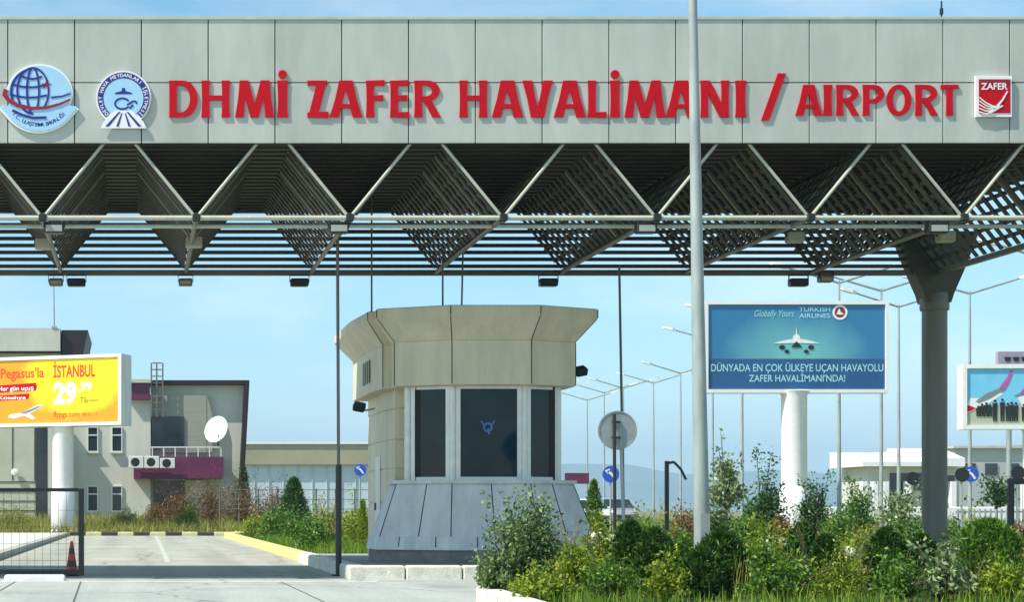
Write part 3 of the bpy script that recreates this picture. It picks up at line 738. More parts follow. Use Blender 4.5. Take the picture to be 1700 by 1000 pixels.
k1 = MB().cbox(PX(8, 31.2), PX(108, 31.2), 31.05, 31.35, -.05, .085, .025).build('kerb_stone', M['white'])
tag(k1, 'low white painted kerb stone lying in front of the gate frame', 'kerb stone')
cn = thing('traffic_cone', 'faded red traffic cone behind the gate mesh', 'traffic cone', (PX(119, 33.2), 33.2, -.01))
MB().cbox(-.15, .15, -.15, .15, 0, .035, .01).build('base', M['black'], cn)
b = MB(); b.lathe([(.115, .036), (.0435, .52), (.024, .64), (.015, .645)], 20); b.build('body', M['cone'], cn, True)
for z0_, z1_ in ((.17, .29), (.41, .52)): MB().lathe([(.1175-z0_*.148+.004, z0_), (.1175-z1_*.148+.004, z1_)], 20).build('stripe', M['cone_band'], cn, True)

rs = thing('round_sign', 'large round grey sign back on a leaning black post beside booth', 'road sign', (PX(1021, 30), 30, .16))
b = MB(); b.M = Matrix.Translation((.05, .03, PZ(715, 30)-.16)) @ Matrix.Rotation(R(90), 4, 'X'); b.lathe([(.30, -.012), (.325, -.012), (.325, .004), (.30, .004), (.298, -.006)], 40); b.build('sign_disc', M['sign_grey'], rs, True)
MB().tube((.0, 0, 0), (-.02, -.03, PZ(688, 30)-.16), .028, n=10).build('post', M['black'], rs, True)
b = MB(); b.tube((.18, .05, 0), (.10, .05, PZ(700, 30)-.16), .026, n=10); b.build('strut', M['galv'], rs, True)
for dz in (.12, -.14): MB().box(-.05, .09, -.004, .022, PZ(715, 30)-.16+dz, PZ(715, 30)-.16+dz+.035).build('clamp', M['black'], rs)
bp_ = thing('bent_barrier_post', 'black post with drooping bent arm among weeds, left of lamp post', 'post', (PX(1107, 33), 33, 0))
MB().box(-.032, .032, -.032, .032, 0, PZ(766, 33)).build('post', M['black'], bp_)
MB().path([(.02, 0, PZ(766, 33)-.04), (.13, 0, PZ(766, 33)-.02), (.26, 0, PZ(780, 33)), (.35, 0, PZ(797, 33))], .024, 8).build('arm', M['black'], bp_)

# ================================================================== BILLBOARDS
def billboard(name, label, px, Y, gzv, pw, ph, zbot, rot, post_r, thick, framem=None, postoff=0):
    r = thing(name, label, 'billboard', (PX(px, Y), Y, gzv), rot)
    b = MB(); b.lathe([(post_r*1.25, 0), (post_r*1.25, .12), (post_r, .2), (post_r*.98, zbot-.1), (post_r*1.15, zbot+.1)], 28, (postoff, thick/2)); b.build('post', M['white'], r, True)
    b = MB(); b.lathe([(post_r*1.08, .25), (post_r*1.12, .28), (post_r*1.12, 2.2), (post_r*1.06, 2.24)], 28, (postoff, thick/2)); b.build('post_sleeve', M['white'], r, True)
    b = MB(); t = .16
    b.box(-pw/2, pw/2, 0, thick, zbot, zbot+ph); b.build('cabinet', M['offwhite'], r)
    b = MB(); y0, y1 = -.09, -.002
    b.box(-pw/2, pw/2, y0, y1, zbot, zbot+t); b.box(-pw/2, pw/2, y0, y1, zbot+ph-t, zbot+ph); b.box(-pw/2, -pw/2+t, y0, y1, zbot+t+.002, zbot+ph-t-.002); b.box(pw/2-t, pw/2, y0, y1, zbot+t+.002, zbot+ph-t-.002)
    b.build('panel_frame', M['white'], r)
    return r
def poly_part(r, name, m, polys, y):
    b = MB()
    for i, p in enumerate(polys): b.prism(p, y-.006-.0006*(i % 9), y)
    return b.build(name, m, r)
def text_part(r, name, m, items, y):
    b = MB()
    for s, x, z, cap, wd, bold, sh in items: put_text(b, s, x, z, cap, y, wd, bold, sh)
    return b.build(name, m, r)
# --- teal airline billboard, right of the lamp post
Y = 80; k = Y/3000; pw = 306*k; ph = 153*k; zb = PZ(653, Y)
tb = billboard('airline_billboard', 'teal airline billboard with airplane on a thick white post', 1322, Y, 0, pw, ph, zb, 0, .56, .55)
u = lambda px: (px-1322)*k
v = lambda py: PZ(py, Y)
poly_part(tb, 'poster', printmat('poster_teal_print', [(.35, (.16, .48, .50)), (1.25, (.03, .19, .38))], 0, zb+1.7, 4.2, 2.6), [[(u(1175), v(596)), (u(1471), v(596)), (u(1471), v(504)), (u(1175), v(504))]], -.01)
poly_part(tb, 'lower_band', M['teal_dark'], [[(u(1175), v(648)), (u(1471), v(648)), (u(1471), v(596.4)), (u(1175), v(596.4))]], -.01)
text_part(tb, 'slogan_lettering', M['cyan_txt'], [('DÜNYADA EN ÇOK ÜLKEYE UÇAN HAVAYOLU', u(1180), v(617), 12*k, 286*k, .012, 0), ("ZAFER HAVALİMANI'NDA!", u(1243), v(634), 11*k, 160*k, .012, 0)], -.026)
text_part(tb, 'airline_lettering', M['cyan_txt'], [('TURKISH', u(1326), v(517.5), 7*k, 52*k, .015, 0), ('AIRLINES', u(1326), v(528), 7*k, 52*k, .015, 0)], -.032)
text_part(tb, 'script_lettering', M['cyan_txt'], [('Globally Yours', u(1252), v(526), 11*k, 66*k, .0, .35)], -.032)
b = MB()
for q in ringband(u(1394), v(519), 9*k, 12.5*k, 0, 360, 28): b.prism(q, -.034, -.026)
b.build('logo_ring', M['white'], tb)
poly_part(tb, 'logo_disc', M['red_dark'], [disc(u(1394), v(519), 9*k)], -.025)
poly_part(tb, 'logo_bird', M['white'], [[(u(1388), v(522)), (u(1393), v(512)), (u(1395), v(518)), (u(1401), v(522)), (u(1394), v(523))]], -.034)
pl = [[(u(1282), v(571)), (u(1300), v(566)), (u(1316), v(563)), (u(1316), v(560)), (u(1319), v(556)), (u(1325), v(556)), (u(1328), v(560)), (u(1328), v(563)), (u(1344), v(566)), (u(1362), v(571)), (u(1330), v(570)), (u(1314), v(570))],
      [(u(1320.8), v(556)), (u(1322), v(543)), (u(1323.2), v(556))]]
poly_part(tb, 'airplane_picture', M['white'], pl, -.026)
poly_part(tb, 'engine_picture', M['black'], [disc(u(x), v(y), rr*k, rr*.75*k, 12) for x, y, rr in ((1298, 577, 5), (1346, 577, 5), (1306, 584, 4), (1338, 584, 4))]+[[(u(1313), v(577)), (u(1331), v(577)), (u(1326), v(571)), (u(1322), v(567)), (u(1318), v(571))]], -.034)
# --- yellow fare billboard at left
Y = 90; k = Y/3000; th = R(-22); pw = 6.9; ph = 117*k; zb = PZ(708, Y)
yb = billboard('fare_billboard', 'yellow airline fare billboard showing 29,99 on a thick white post', 96, Y, .05, pw, ph, zb-.05, th, .54, 1.25)
zz = lambda py: zb-.05+(708-py)*k
poly_part(yb, 'poster', printmat('poster_fare_print', [(.85, (.90, .68, .01)), (1.75, (.86, .34, .008))], .9, zb+2.4, 3.6, 2.6), [[(-pw/2+.17, zb-.05+.17), (pw/2-.17, zb-.05+.17), (pw/2-.17, zb-.05+ph-.17), (-pw/2+.17, zb-.05+ph-.17)]], -.01)
u = lambda px: (px-100)*k*1.0          # photo column to board position, board centre near 100
text_part(yb, 'headline_lettering', M['orange'], [("Pegasus'la", u(-5), zz(626), 16*k, 80*k, .02, 0), ('İSTANBUL', u(92), zz(627), 19*k, 76*k, .025, 0)], -.02)
text_part(yb, 'price_lettering', M['white'], [('29', u(92), zz(670), 33*k, 42*k, .05, 0), (',99', u(138), zz(650), 14*k, 24*k, .03, 0)], -.02)
text_part(yb, 'small_lettering', mat('print_olive', (.30, .24, .02), .5), [('TL', u(140), zz(670), 9*k, None, .02, 0), ("'den başlayan", u(150), zz(668), 4*k, 24*k, .01, 0)], -.02)
text_part(yb, 'web_lettering', M['orange'], [('flypgs.com', u(92), zz(693), 9*k, 48*k, .02, 0), ('0888 228 12 12', u(144), zz(692), 5*k, 28*k, .01, 0)], -.02)
poly_part(yb, 'red_badge', M['red'], [[(u(-14), zz(650)), (u(60), zz(648)), (u(62), zz(641)), (u(60), zz(635)), (u(-14), zz(638))], [(u(-14), zz(664)), (u(46), zz(662)), (u(48), zz(653)), (u(-14), zz(655))]], -.018)
text_part(yb, 'badge_lettering', M['white'], [('Her gün uçuş', u(-10), zz(647), 7*k, 66*k, .02, 0), ('Kütahya', u(-10), zz(661.5), 5*k, 52*k, .02, 0)], -.030)
poly_part(yb, 'airplane_picture', M['white'], [[(u(8), zz(692)), (u(12), zz(687)), (u(35), zz(684)), (u(66), zz(671)), (u(74), zz(672)), (u(66), zz(678)), (u(45), zz(688)), (u(20), zz(694))], [(u(34), zz(688)), (u(44), zz(684)), (u(60), zz(694)), (u(54), zz(696))]], -.02)
poly_part(yb, 'airplane_shading', M['grey_print'], [[(u(30), zz(685.5)), (u(62), zz(675)), (u(70), zz(673)), (u(62), zz(678)), (u(42), zz(686))]], -.032)
# --- apron photo billboard at the right edge
Y = 70; k = Y/3000; pw = 262*k; ph = 108*k; zb = PZ(713, Y); cx = 1731
pb = billboard('apron_billboard', 'white framed billboard picturing airplanes and people, right edge', cx, Y, 0, pw, ph, zb, R(-3), .62, .5)
u = lambda px: (px-cx)*k
v = lambda py: PZ(py, Y)
X0, X1 = u(1605), u(1857)
poly_part(pb, 'poster_sky', M['sky_print'], [[(X0, v(672)), (X1, v(672)), (X1, v(609)), (X0, v(609))]], -.01)
poly_part(pb, 'poster_ground', M['tarmac_print'], [[(X0, v(708)), (X1, v(708)), (X1, v(672.3)), (X0, v(672.3))]], -.01)
poly_part(pb, 'fuselage_picture', M['white'], [[(X0, v(675)), (u(1614), v(661)), (u(1628), v(662)), (u(1660), v(650)), (u(1666), v(655)), (u(1640), v(672)), (u(1614), v(684)), (X0, v(686))], [(u(1690), v(660)), (u(1740), v(650)), (u(1840), v(652)), (u(1840), v(672)), (u(1700), v(680))]], -.018)
poly_part(pb, 'wing_picture', M['grey_print'], [[(u(1622), v(666)), (u(1640), v(653)), (u(1662), v(644)), (u(1668), v(648)), (u(1645), v(662)), (u(1626), v(670))], [(u(1684), v(657)), (u(1700), v(650)), (u(1700), v(654)), (u(1690), v(659))]], -.026)
poly_part(pb, 'winglet_picture', mat('print_magenta', (.50, .10, .38), .4), [[(u(1660), v(644)), (u(1672), v(628)), (u(1679), v(614)), (u(1682), v(616)), (u(1676), v(634)), (u(1668), v(648))], [(u(1694), v(652)), (u(1708), v(634)), (u(1716), v(636)), (u(1704), v(656))]], -.034)
poly_part(pb, 'nose_picture', M['red'], [[(X0, v(684)), (X0, v(672)), (u(1613), v(674)), (u(1622), v(678)), (u(1612), v(683))]], -.034)
ppl = []
for x, hgt in ((1626, 18), (1632, 22), (1639, 24), (1645, 20), (1653, 38), (1665, 40), (1674, 32), (1680, 34), (1687, 33), (1700, 30)):
    by = 700 if hgt > 29 else 692
    ppl += [[(u(x-3), v(by)), (u(x-1), v(by)), (u(x), v(by-hgt*.4)), (u(x+1), v(by)), (u(x+3), v(by)), (u(x+3.4), v(by-hgt*.5)), (u(x+4), v(by-hgt*.8)), (u(x-4), v(by-hgt*.8)), (u(x-3.4), v(by-hgt*.5))], disc(u(x), v(by-hgt*.9), 2.2*k, None, 8)]
poly_part(pb, 'people_picture', M['black'], ppl, -.034)
# lilac panel behind it
Y = 84; lb = thing('lilac_sign', 'lilac sign panel showing black scalloped row, above the apron billboard', 'sign', (PX(1720, Y), Y, 0))
b = MB(); k = Y/3000; b.box(-63*k, 63*k, 0, .25, PZ(640, Y), PZ(584, Y)); b.build('panel', M['lilac'], lb)
b = MB()
for i in range(9): b.prism([((1667+i*14-1720)*k, PZ(593, Y)), ((1678+i*14-1720)*k, PZ(593, Y)), ((1676+i*14-1720)*k, PZ(600, Y)), ((1669+i*14-1720)*k, PZ(600, Y))], -.03, -.004)
b.build('scallop_row', M['black'], lb)
for s in (-1, 1): MB().tube((s*1.2, .13, 0), (s*1.2, .13, PZ(640, Y)), .12).build('leg', M['galv'], lb, True)

# ================================================================== BUILDINGS
def bb(mb, px0, px1, py0, py1, Yf, dep): 
    mb.box(PX(px0, Yf), PX(px1, Yf), Yf, Yf+dep, PZ(py1, Yf), PZ(py0, Yf)); return mb
Yb = 110; base = 880
bd = thing('terminal_building', 'grey two storey building with magenta balcony behind the yellow billboard', 'building', (0, 0, 0))
b = bb(MB(), -80, 101, 586, base, 109.7, 14); b.build('wing_wall', M['bwall_d'], bd)
b = MB()
for py in (800, 816, 832, 848): bb(b, -80, 58, py, py+1.1, 109.66, .05)
for px in (20, 57): bb(b, px, px+1, 700, 798, 109.66, .05)
b.build('wing_joints', M['dark_gap'], bd)
b = bb(MB(), -82, 100, 545, 583, 108.9, 15); b.build('roof_parapet', M['bwall'], bd)
b = bb(MB(), -82, 101, 583.3, 586, 109.3, 14); b.build('parapet_shadow_gap', M['dark_gap'], bd)
b = MB(); b.loft([[(PX(101, 108)+0, yv, PZ(590, 108)), (PX(136, 108), yv, PZ(590, 108)), (PX(145, 108), yv, PZ(545, 108)), (PX(101, 108), yv, PZ(545, 108))] for yv in (109.2, 118)]); b.build('roof_overhang', M['purple'], bd)
b = bb(MB(), 59, 79, 706, base, 109.6, .09); b.build('window_strip', M['win'], bd)
b = bb(MB(), 79.5, 101, 690, base, 108.3, 1.38); b.build('shadow_block', M['bwall'], bd)  # block added and sized to cast the diagonal shadow on the middle wall
b = MB(); b.M = Matrix.Translation((PX(25, 109.6), 109.5, PZ(785, 109.6))) @ Matrix.Rotation(R(75), 4, 'X'); b.lathe([(.05, -.12), (.24, 0), (.22, .1), (.06, .16)], 18); b.build('wall_lamp', M['offwhite'], bd, True)
b = bb(MB(), 101.5, 250, 655, base, 110, 12); b.build('middle_wall', M['bwall'], bd)
b = bb(MB(), 101.5, 150, 590, 654.5, 111.5, 10); b.build('roof_hut', M['bwall_d'], bd)
b = bb(MB(), 212, 249, 636, 664, 109.6, 4); b.build('magenta_parapet', M['magenta'], bd)
b = bb(MB(), 210, 250.5, 630, 635.8, 109.4, 4.4); b.build('parapet_cap', M['bwall_d'], bd)
for (px0, px1) in ((145, 163), (185, 203)):
    for (py0, py1) in ((709, 751), (807, 850)):
        b = MB(); t = 1.6
        bb(b, px0, px1, py0, py0+t, 109.9, .12); bb(b, px0, px1, py1-t, py1, 109.9, .12); bb(b, px0, px0+t, py0+t+.1, py1-t-.1, 109.9, .12); bb(b, px1-t, px1, py0+t+.1, py1-t-.1, 109.9, .12); bb(b, px0+t+.1, px1-t-.1, py0+13, py0+15, 109.9, .12)
        fw = b.build('window', M['alu'], bd)
        bb(MB(), px0+t, px1-t, py0+t, py1-t, 109.95, .04).build('pane', M['win'], fw)
        bb(MB(), px0-1.5, px1+1.5, py1+.3, py1+2.5, 109.75, .24).build('sill', M['bwall'], fw)
Yc = 110.6
fac = [(250.5, 640), (405, 640), (392, base), (250.5, base)]
b = MB(); b.prism([(PX(x, Yc), PZ(y, Yc)) for x, y in fac], Yc, Yc+10); b.build('right_wall', M['bwall'], bd)
b = MB()
b.prism([(PX(x, Yc), PZ(y, Yc)) for x, y in ((250.5, 633), (413, 633), (413, 639.5), (250.5, 639.5))], Yc-.7, Yc+10.3)
b.prism([(PX(x, Yc), PZ(y, Yc)) for x, y in ((405.5, 640), (413, 640), (400, base), (392.5, base))], Yc-.7, Yc+10.3)
b.build('dark_frame', M['purple'], bd)
b = MB(); bb(b, 268, 343, 657, 752, Yc-.5, .49); b.prism([(PX(x, Yc), PZ(y, Yc)) for x, y in ((343.3, 657), (352, 690), (352, 752), (343.3, 752))], Yc-.5, Yc-.01); b.build('shade_panel', mat('shade_grey', (.30, .31, .25), .7, 0, .12, .6, streak=8), bd)  # shade on the right wall, built as a darker grey panel
b = bb(MB(), 252, 305, 692, 744, Yc-.6, .09); b.build('dark_opening', M['win'], bd)
b = bb(MB(), 222, 371, 759, 795, Yc-2.2, 2.18); b.build('balcony', M['magenta'], bd)
b = MB(); Yr = Yc-2.15
b.box(PX(250, Yr), PX(368, Yr), Yr, Yr+.06, PZ(744, Yr), PZ(742, Yr))
for px in range(252, 369, 19): b.box(PX(px, Yr), PX(px, Yr)+.06, Yr, Yr+.06, PZ(759, Yr), PZ(744.2, Yr))
b.build('balcony_railing', M['offwhite'], bd)
b = bb(MB(), 255, 306, 800, base, Yc-.1, .09); dr = b.build('door', M['win'], bd)
b = bb(MB(), 308, 343, 798, base, Yc-.25, .24); b.build('entrance_pier', M['bwall'], bd)
b = MB(); Yl = Yc-1.0
for px in (250, 259, 269): b.box(PX(px, Yl), PX(px, Yl)+.09, Yl, Yl+.09, PZ(693, Yl), PZ(603, Yl))
for py in range(604, 692, 11): b.box(PX(250, Yl)+.1, PX(269, Yl)-.01, Yl+.02, Yl+.07, PZ(py, Yl), PZ(py, Yl)+.07)
b.build('roof_ladder', M['column'], bd)
for px, lb in ((226, 'white air conditioner leftmost of the three on the magenta balcony'), (252, 'white air conditioner in the middle of the three on magenta balcony'), (278, 'smaller white air conditioner rightmost of three on the magenta balcony')):
    Ya = Yc-2.9; a = thing('air_conditioner', lb, 'air conditioner', (PX(px, Ya), Ya, PZ(778, Ya)), 0, 'air conditioners on the balcony front')
    hh = .72 if px != 278 else .6
    MB().cbox(-.44, .44, 0, .42, 0, hh, .03).build('case', M['offwhite'], a)
    b = MB(); b.M = Matrix.Translation((-.05, -.004, hh/2)) @ Matrix.Rotation(R(90), 4, 'X'); b.lathe([(.01, 0), (.26, 0), (.27, -.01), (.01, -.012)], 20); b.build('fan_grille', M['black'], a)
Yd = Yc-1.8; ds = thing('satellite_dish', 'white satellite dish mounted above the magenta balcony', 'satellite dish', P(362, 715, Yd))
b = MB(); b.M = Matrix.Rotation(R(-38), 4, 'Z') @ Matrix.Rotation(R(74), 4, 'X')
prof = [(.02, 0), (.3, .03), (.6, .12), (.80, .23)]
b.lathe(prof+[(.83, .23), (.62, .08), (.3, -.02), (.02, -.05)], 32); b.build('dish', M['dish'], ds, True)
MB().path([(0, .1, 0), (.05, .9, -.3), (.05, 1.0, -1.0)], .05).build('mount', M['black'], ds)
MB().path([(0, -.1, -.75), (0, -.75, -.35)], .025).cbox(-.06, .06, -.85, -.72, -.42, -.28, .02).build('feed_arm', M['galv'], ds)
rd = thing('white_rod', 'thin white rod standing on the grey roof at far left', 'rod', P(90, 545, 109))
MB().tube((0, 0, 0), (-.05, 0, PZ(440, 109)-PZ(545, 109)), .05, .04, n=6).build('rod', M['galv'], rd); MB().box(-.15, .15, -.15, .15, -.02, .1).build('base', M['galv'], rd)
# long low hall far behind
Yh = 200; hb = thing('warehouse', 'long low hall with beige roof band and pale blue walls', 'building', (0, 0, 0))
bb(MB(), 330, 660, 772, 852, Yh, 30).build('wall', M['bluewall'], hb)
bb(MB(), 328, 662, 738, 771.8, Yh-.6, 31).build('roof_band', M['beige_roof'], hb)
bb(MB(), 326, 664, 734.5, 737.8, Yh-.8, 31.4).build('roof_edge', M['white'], hb)
b = MB()
for px in range(350, 660, 24): bb(b, px, px+1, 773, 850, Yh-.12, .11)
b.build('wall_ribs', M['bluewall'], hb)
# white low building right
Yw = 180; wb = thing('white_terminal', 'low white building with thick pitched roof behind the column', 'building', (0, 0, 0))
bb(MB(), 1440, 1592, 776, 855, Yw, 6.5).build('wall', M['bwall'], wb)
b = MB()
for a_, c_, yt, ye in ((1422, 1520, 750, 768), (1520.5, 1590, 743, 762)):
    x0_, x1_ = PX(a_, Yw), PX(c_, Yw)
    b.loft([[(x_, Yw-1.6, PZ(775.5, Yw)), (x_, Yw+7, PZ(775.5, Yw)), (x_, Yw+7, PZ(yt, Yw)+.1), (x_, Yw+3.5, PZ(yt, Yw)), (x_, Yw-1.6, PZ(ye, Yw))] for x_ in (x0_, x1_)])
b.build('roof', M['white'], wb)  # roof front sloped back, shaped to catch more sun and look bright
for a_, c_, t_, u_ in ((1478, 1512, 786, 824), (1568, 1585, 790, 824), (1518, 1534, 786, 815)): bb(MB(), a_, c_, t_, u_, Yw-.12, .1).build('opening', M['win'], wb)
for px in (1432, 1450, 1468, 1505, 1545, 1580): bb(MB(), px, px+8, 800, 855, Yw-1.4, .8).build('pillar', M['white'], wb)
Yw2 = 260; gb = thing('grey_hall', 'long hazy grey hall at far right behind the white terminal', 'building', (0, 0, 0))
bb(MB(), 1585, 1900, 745, 850, Yw2, 40).build('wall', mat('hall_grey', (.42, .46, .45), .7, 0, .08, .1), gb)
bb(MB(), 1583, 1902, 741, 744.7, Yw2-.6, 41).build('roof', M['bwall_d'], gb)
b = MB()
for px in range(1600, 1890, 36): bb(b, px, px+20, 770, 790, Yw2-.15, .13)
b.build('window_band', M['win'], gb)
# white rail/low wall on the right, and picket fence in front of the grey hall
Yk = 120; lw = MB(); 
x = PX(1355, Yk)
while x < PX(1780, Yk): lw.cbox(x, x+1.95, Yk, Yk+.25, .2, PZ(842.5, Yk), .04); x += 2.0
tag(lw.build('low_wall', M['white']), 'long low white wall behind the shrubs, right half', 'wall')
fe = thing('picket_fence', 'pale vertical bar fence at right edge behind the shrubs', 'fence', (0, 0, 0)); Yf_ = 60
b = MB()
for px in range(1590, 1790, 9): b.box(PX(px, Yf_), PX(px, Yf_)+.05, Yf_, Yf_+.05, 0, PZ(846, Yf_))
b.build('bars', M['galv'], fe); MB().box(PX(1588, Yf_), PX(1790, Yf_), Yf_+.055, Yf_+.1, PZ(852, Yf_), PZ(849, Yf_)).build('rail', M['galv'], fe)
fe2 = thing('wire_fence', 'thin grey wire fence between the conifer and the booth', 'fence', (0, 0, 0)); Yf_ = 95
b = MB()
for px in range(365, 640, 32): b.tube((PX(px, Yf_), Yf_, .1), (PX(px, Yf_), Yf_, PZ(812, Yf_)), .045, n=6)
b.build('fence_posts', M['column'], fe2)
b = MB()
for py in (814, 830, 846): b.tube((PX(365, Yf_), Yf_-.06, PZ(py, Yf_)), (PX(625, Yf_), Yf_-.06, PZ(py, Yf_)), .02, n=5)
b.build('wires', M['column'], fe2)

# ================================================================== ROAD LAMPS, SMALL SIGNS, CARS
def road_lamp():
    r = thing('road_lamp', '', 'street lamp', (0, 0, 0), 0, 'twin arm street lamps along the far road')
    MB().lathe([(.13, 0), (.105, .6), (.05, 10.0), (.04, 10.05)], 12).build('pole', M['galv'], r, True)
    for s in (-1, 1):
        MB().tube((0, 0, 9.95), (s*2.3, 0, 10.55), .05, .04, n=8).build('arm', M['galv'], r, True)
        b = MB(); b.M = Matrix.Translation((s*2.3, 0, 10.55)) @ Matrix.Rotation(-s*R(14), 4, 'Y'); b.loft([[(s*q[0], q[1], q[2]) for q in ring] for ring in (
            [(-.05, -.06, -.03), (-.05, .06, -.03), (-.05, .06, .05), (-.05, -.06, .05)], [(.2, -.15, -.07), (.2, .15, -.07), (.2, .15, .09), (.2, -.15, .09)], [(.75, -.13, -.07), (.75, .13, -.07), (.75, .13, .04), (.75, -.13, .04)], [(.85, -.06, -.05), (.85, .06, -.05), (.85, .06, .0), (.85, -.06, .0)])])
        b.build('lamp_head', M['white'], r)
    return r
rl = road_lamp()
L6 = [(1463, 482, 'twin arm street lamp rising just behind the teal billboard right corner'), (1610, 545, 'twin arm street lamp behind the apron billboard, right of column'), (1492, 567, 'twin arm street lamp between teal billboard and thick column'),
      (1085, 677, 'twin arm street lamp right of the round sign, left of two'), (1130, 664, 'twin arm street lamp right of round sign, nearest the lamp post'), (1393, 530, 'street lamp pole under the teal billboard right of its post'),
      (1232, 590, 'street lamp pole under the teal billboard left of its post'), (1748, 500, 'street lamp reaching in from the right picture edge'), (1003, 690, 'distant street lamp between the booth and the round sign'), (1035, 684, 'distant street lamp behind the round grey sign'), (1183, 620, 'street lamp pole just right of the tall lamp post'), (975, 700, 'smallest far street lamp right beside the booth')]
for i, (px, py, lb_) in enumerate(L6):
    Yl = 3000*8.8/(848-py); o = rl if i == 0 else dup(rl, (0, 0, 0))
    o.location = (PX(px, Yl), Yl, gz(Yl)); o['label'] = lb_
    if px == 1463: o.location = (PX(px, 86), 86, gz(86)); o.scale = (1, 1, 1.175)
    o['label'] = lb_; o.rotation_euler = (0, 0, R(random.uniform(-12, 12)))
def roundsign(px, py, r, Y, label, face, back=False):
    s = thing('road_sign', label, 'road sign', (PX(px, Y), Y, gz(Y)), 0)
    z = PZ(py, Y)-gz(Y); rr = r*Y/3000
    MB().tube((0, .04, 0), (0, .04, z+rr*.8), .035, n=8).build('post', M['galv'], s)
    b = MB(); b.M = Matrix.Translation((0, 0, z)) @ Matrix.Rotation(R(90), 4, 'X'); b.lathe([(.01, 0), (rr, 0), (rr, .02), (.01, .022)], 24); b.build('sign_disc', face, s)
    if not back:
        b = MB()
        for p in ribbon([(rr*.5, -rr*.6+z), (rr*.1, z+.0), (-rr*.4, z+rr*.35)], rr*.28)+[[(-rr*.75, z+rr*.45), (-rr*.1, z+rr*.65), (-rr*.35, z)]]: b.prism(p, -.036, -.026)
        b.build('arrow', M['white'], s)
roundsign(598, 781, 10, 62, 'blue round arrow sign on post left of the booth', M['sign_blue'])
roundsign(1014, 788, 14, 70, 'blue round arrow sign on post right of the booth', M['sign_blue'])
roundsign(1612, 788, 13, 72, 'blue round arrow sign on post right of the thick column', M['sign_blue'])
roundsign(1515, 795, 11, 66, 'dark backed round sign left of the thick column', M['black'], True)
roundsign(1597, 789, 12, 64, 'dark backed round sign just right of the thick column', M['black'], True)
roundsign(1690, 786, 12, 58, 'dark backed round sign at the right edge by black gate frame', M['black'], True)
ms = thing('magenta_banner', 'small magenta banner board low beside the booth right edge', 'banner', P(960, 862, 130))
k = 130/3000; MB().box(-22*k, 18*k, 0, .1, 58*k, 76*k).build('panel', M['magenta'], ms); 
for s in (-1, 1): MB().tube((s*15*k, .05, 0), (s*15*k, .05, 58*k), .06).build('leg', M['galv'], ms)
def car(label, paint, loc, rz):
    c = thing('parked_car', label, 'car', loc, rz, 'parked cars beyond the booth')
    prof = [(-2.1, .35), (-2.15, .62), (-2.0, .82), (-1.1, .95), (1.6, .98), (2.1, .9), (2.15, .4), (2.0, .28), (-2.0, .28)]
    b = MB(); b.loft([[(x*.98 if abs(x) > .7 else x, yv, z) for yv, z in prof] for x in (-.80, -.86, .86, .80)]); b.build('body', paint, c)
    b = MB(); b.loft([[(x, yv, z) for x, yv in ((-wd, y0), (wd, y0), (wd, y1), (-wd, y1))] for z, wd, y0, y1 in ((.94, .80, -1.15, 1.75), (1.38, .62, -.35, 1.25))]); b.build('windows', M['win'], c)
    b = MB(); b.loft([[(x, yv, z) for x, yv in ((-wd, y0), (wd, y0), (wd, y1), (-wd, y1))] for z, wd, y0, y1 in ((1.385, .64, -.40, 1.30), (1.45, .56, -.2, 1.1))]); b.build('roof', paint, c)
    for sx in (-1, 1):
        for yv in (-1.35, 1.35):
            b = MB(); b.tube((sx*.66, yv, .3), (sx*.87, yv, .3), .30, n=18); wl = b.build('wheel', M['tyre'], c)
            MB().tube((sx*.86, yv, .3), (sx*.882, yv, .3), .18, n=14).build('rim', M['cars'], wl)
        MB().cbox(sx*.62-.16, sx*.62+.16, -2.19, -2.09, .6, .76, .02).build('headlight', M['lens'], c)
        MB().cbox(sx*.92-.09, sx*.92+.09, -.95, -.8, .92, 1.05, .02).build('mirror', paint, c)
    MB().box(-.5, .5, -2.19, -2.15, .42, .56).build('grille', M['black'], c)
car('white parked car with sunlit windscreen just right of the booth', M['carw'], (PX(972, 92), 92, gz(92)+.28), R(6))
car('silver parked car partly behind the round sign post', M['cars'], (PX(1022, 94), 94, gz(94)+.28), R(-8))

# ================================================================== VEGETATION
rng = np.random.default_rng(11)
def np_mesh(name, V, F, m, parent=None, kind=None):
    me = bpy.data.meshes.new(name); n = len(F)
    me.vertices.add(len(V)); me.vertices.foreach_set('co', V.astype(np.float32).ravel())
    k = F.shape[1]; me.loops.add(n*k); me.loops.foreach_set('vertex_index', F.astype(np.int32).ravel())
    me.polygons.add(n); me.polygons.foreach_set('loop_start', np.arange(0, n*k, k, dtype=np.int32)); me.polygons.foreach_set('loop_total', np.full(n, k, dtype=np.int32))
    me.materials.append(m); me.update(calc_edges=True); me.validate()
    o = bpy.data.objects.new(name, me); C.objects.link(o); o.parent = parent
    if kind: o['kind'] = kind
    return o
def leaves(cen, L, wr, up=.4, out=None):
    """rhombic leaves at points cen; returns V, F"""
    n = len(cen); d = rng.normal(size=(n, 3)); d[:, 2] += up
    if out is not None: d += out
    d /= np.linalg.norm(d, axis=1)[:, None]
    s = np.cross(d, rng.normal(size=(n, 3))); s /= np.linalg.norm(s, axis=1)[:, None]+1e-9
    l = (L*rng.uniform(.6, 1.25, n))[:, None]
    nn = np.cross(d, s)
    V = np.stack([cen, cen+d*l*.5+s*l*wr+nn*l*.06, cen+d*l-nn*l*.05, cen+d*l*.5-s*l*wr+nn*l*.06], 1).reshape(-1, 3)
    return V, np.arange(4*n).reshape(n, 4)
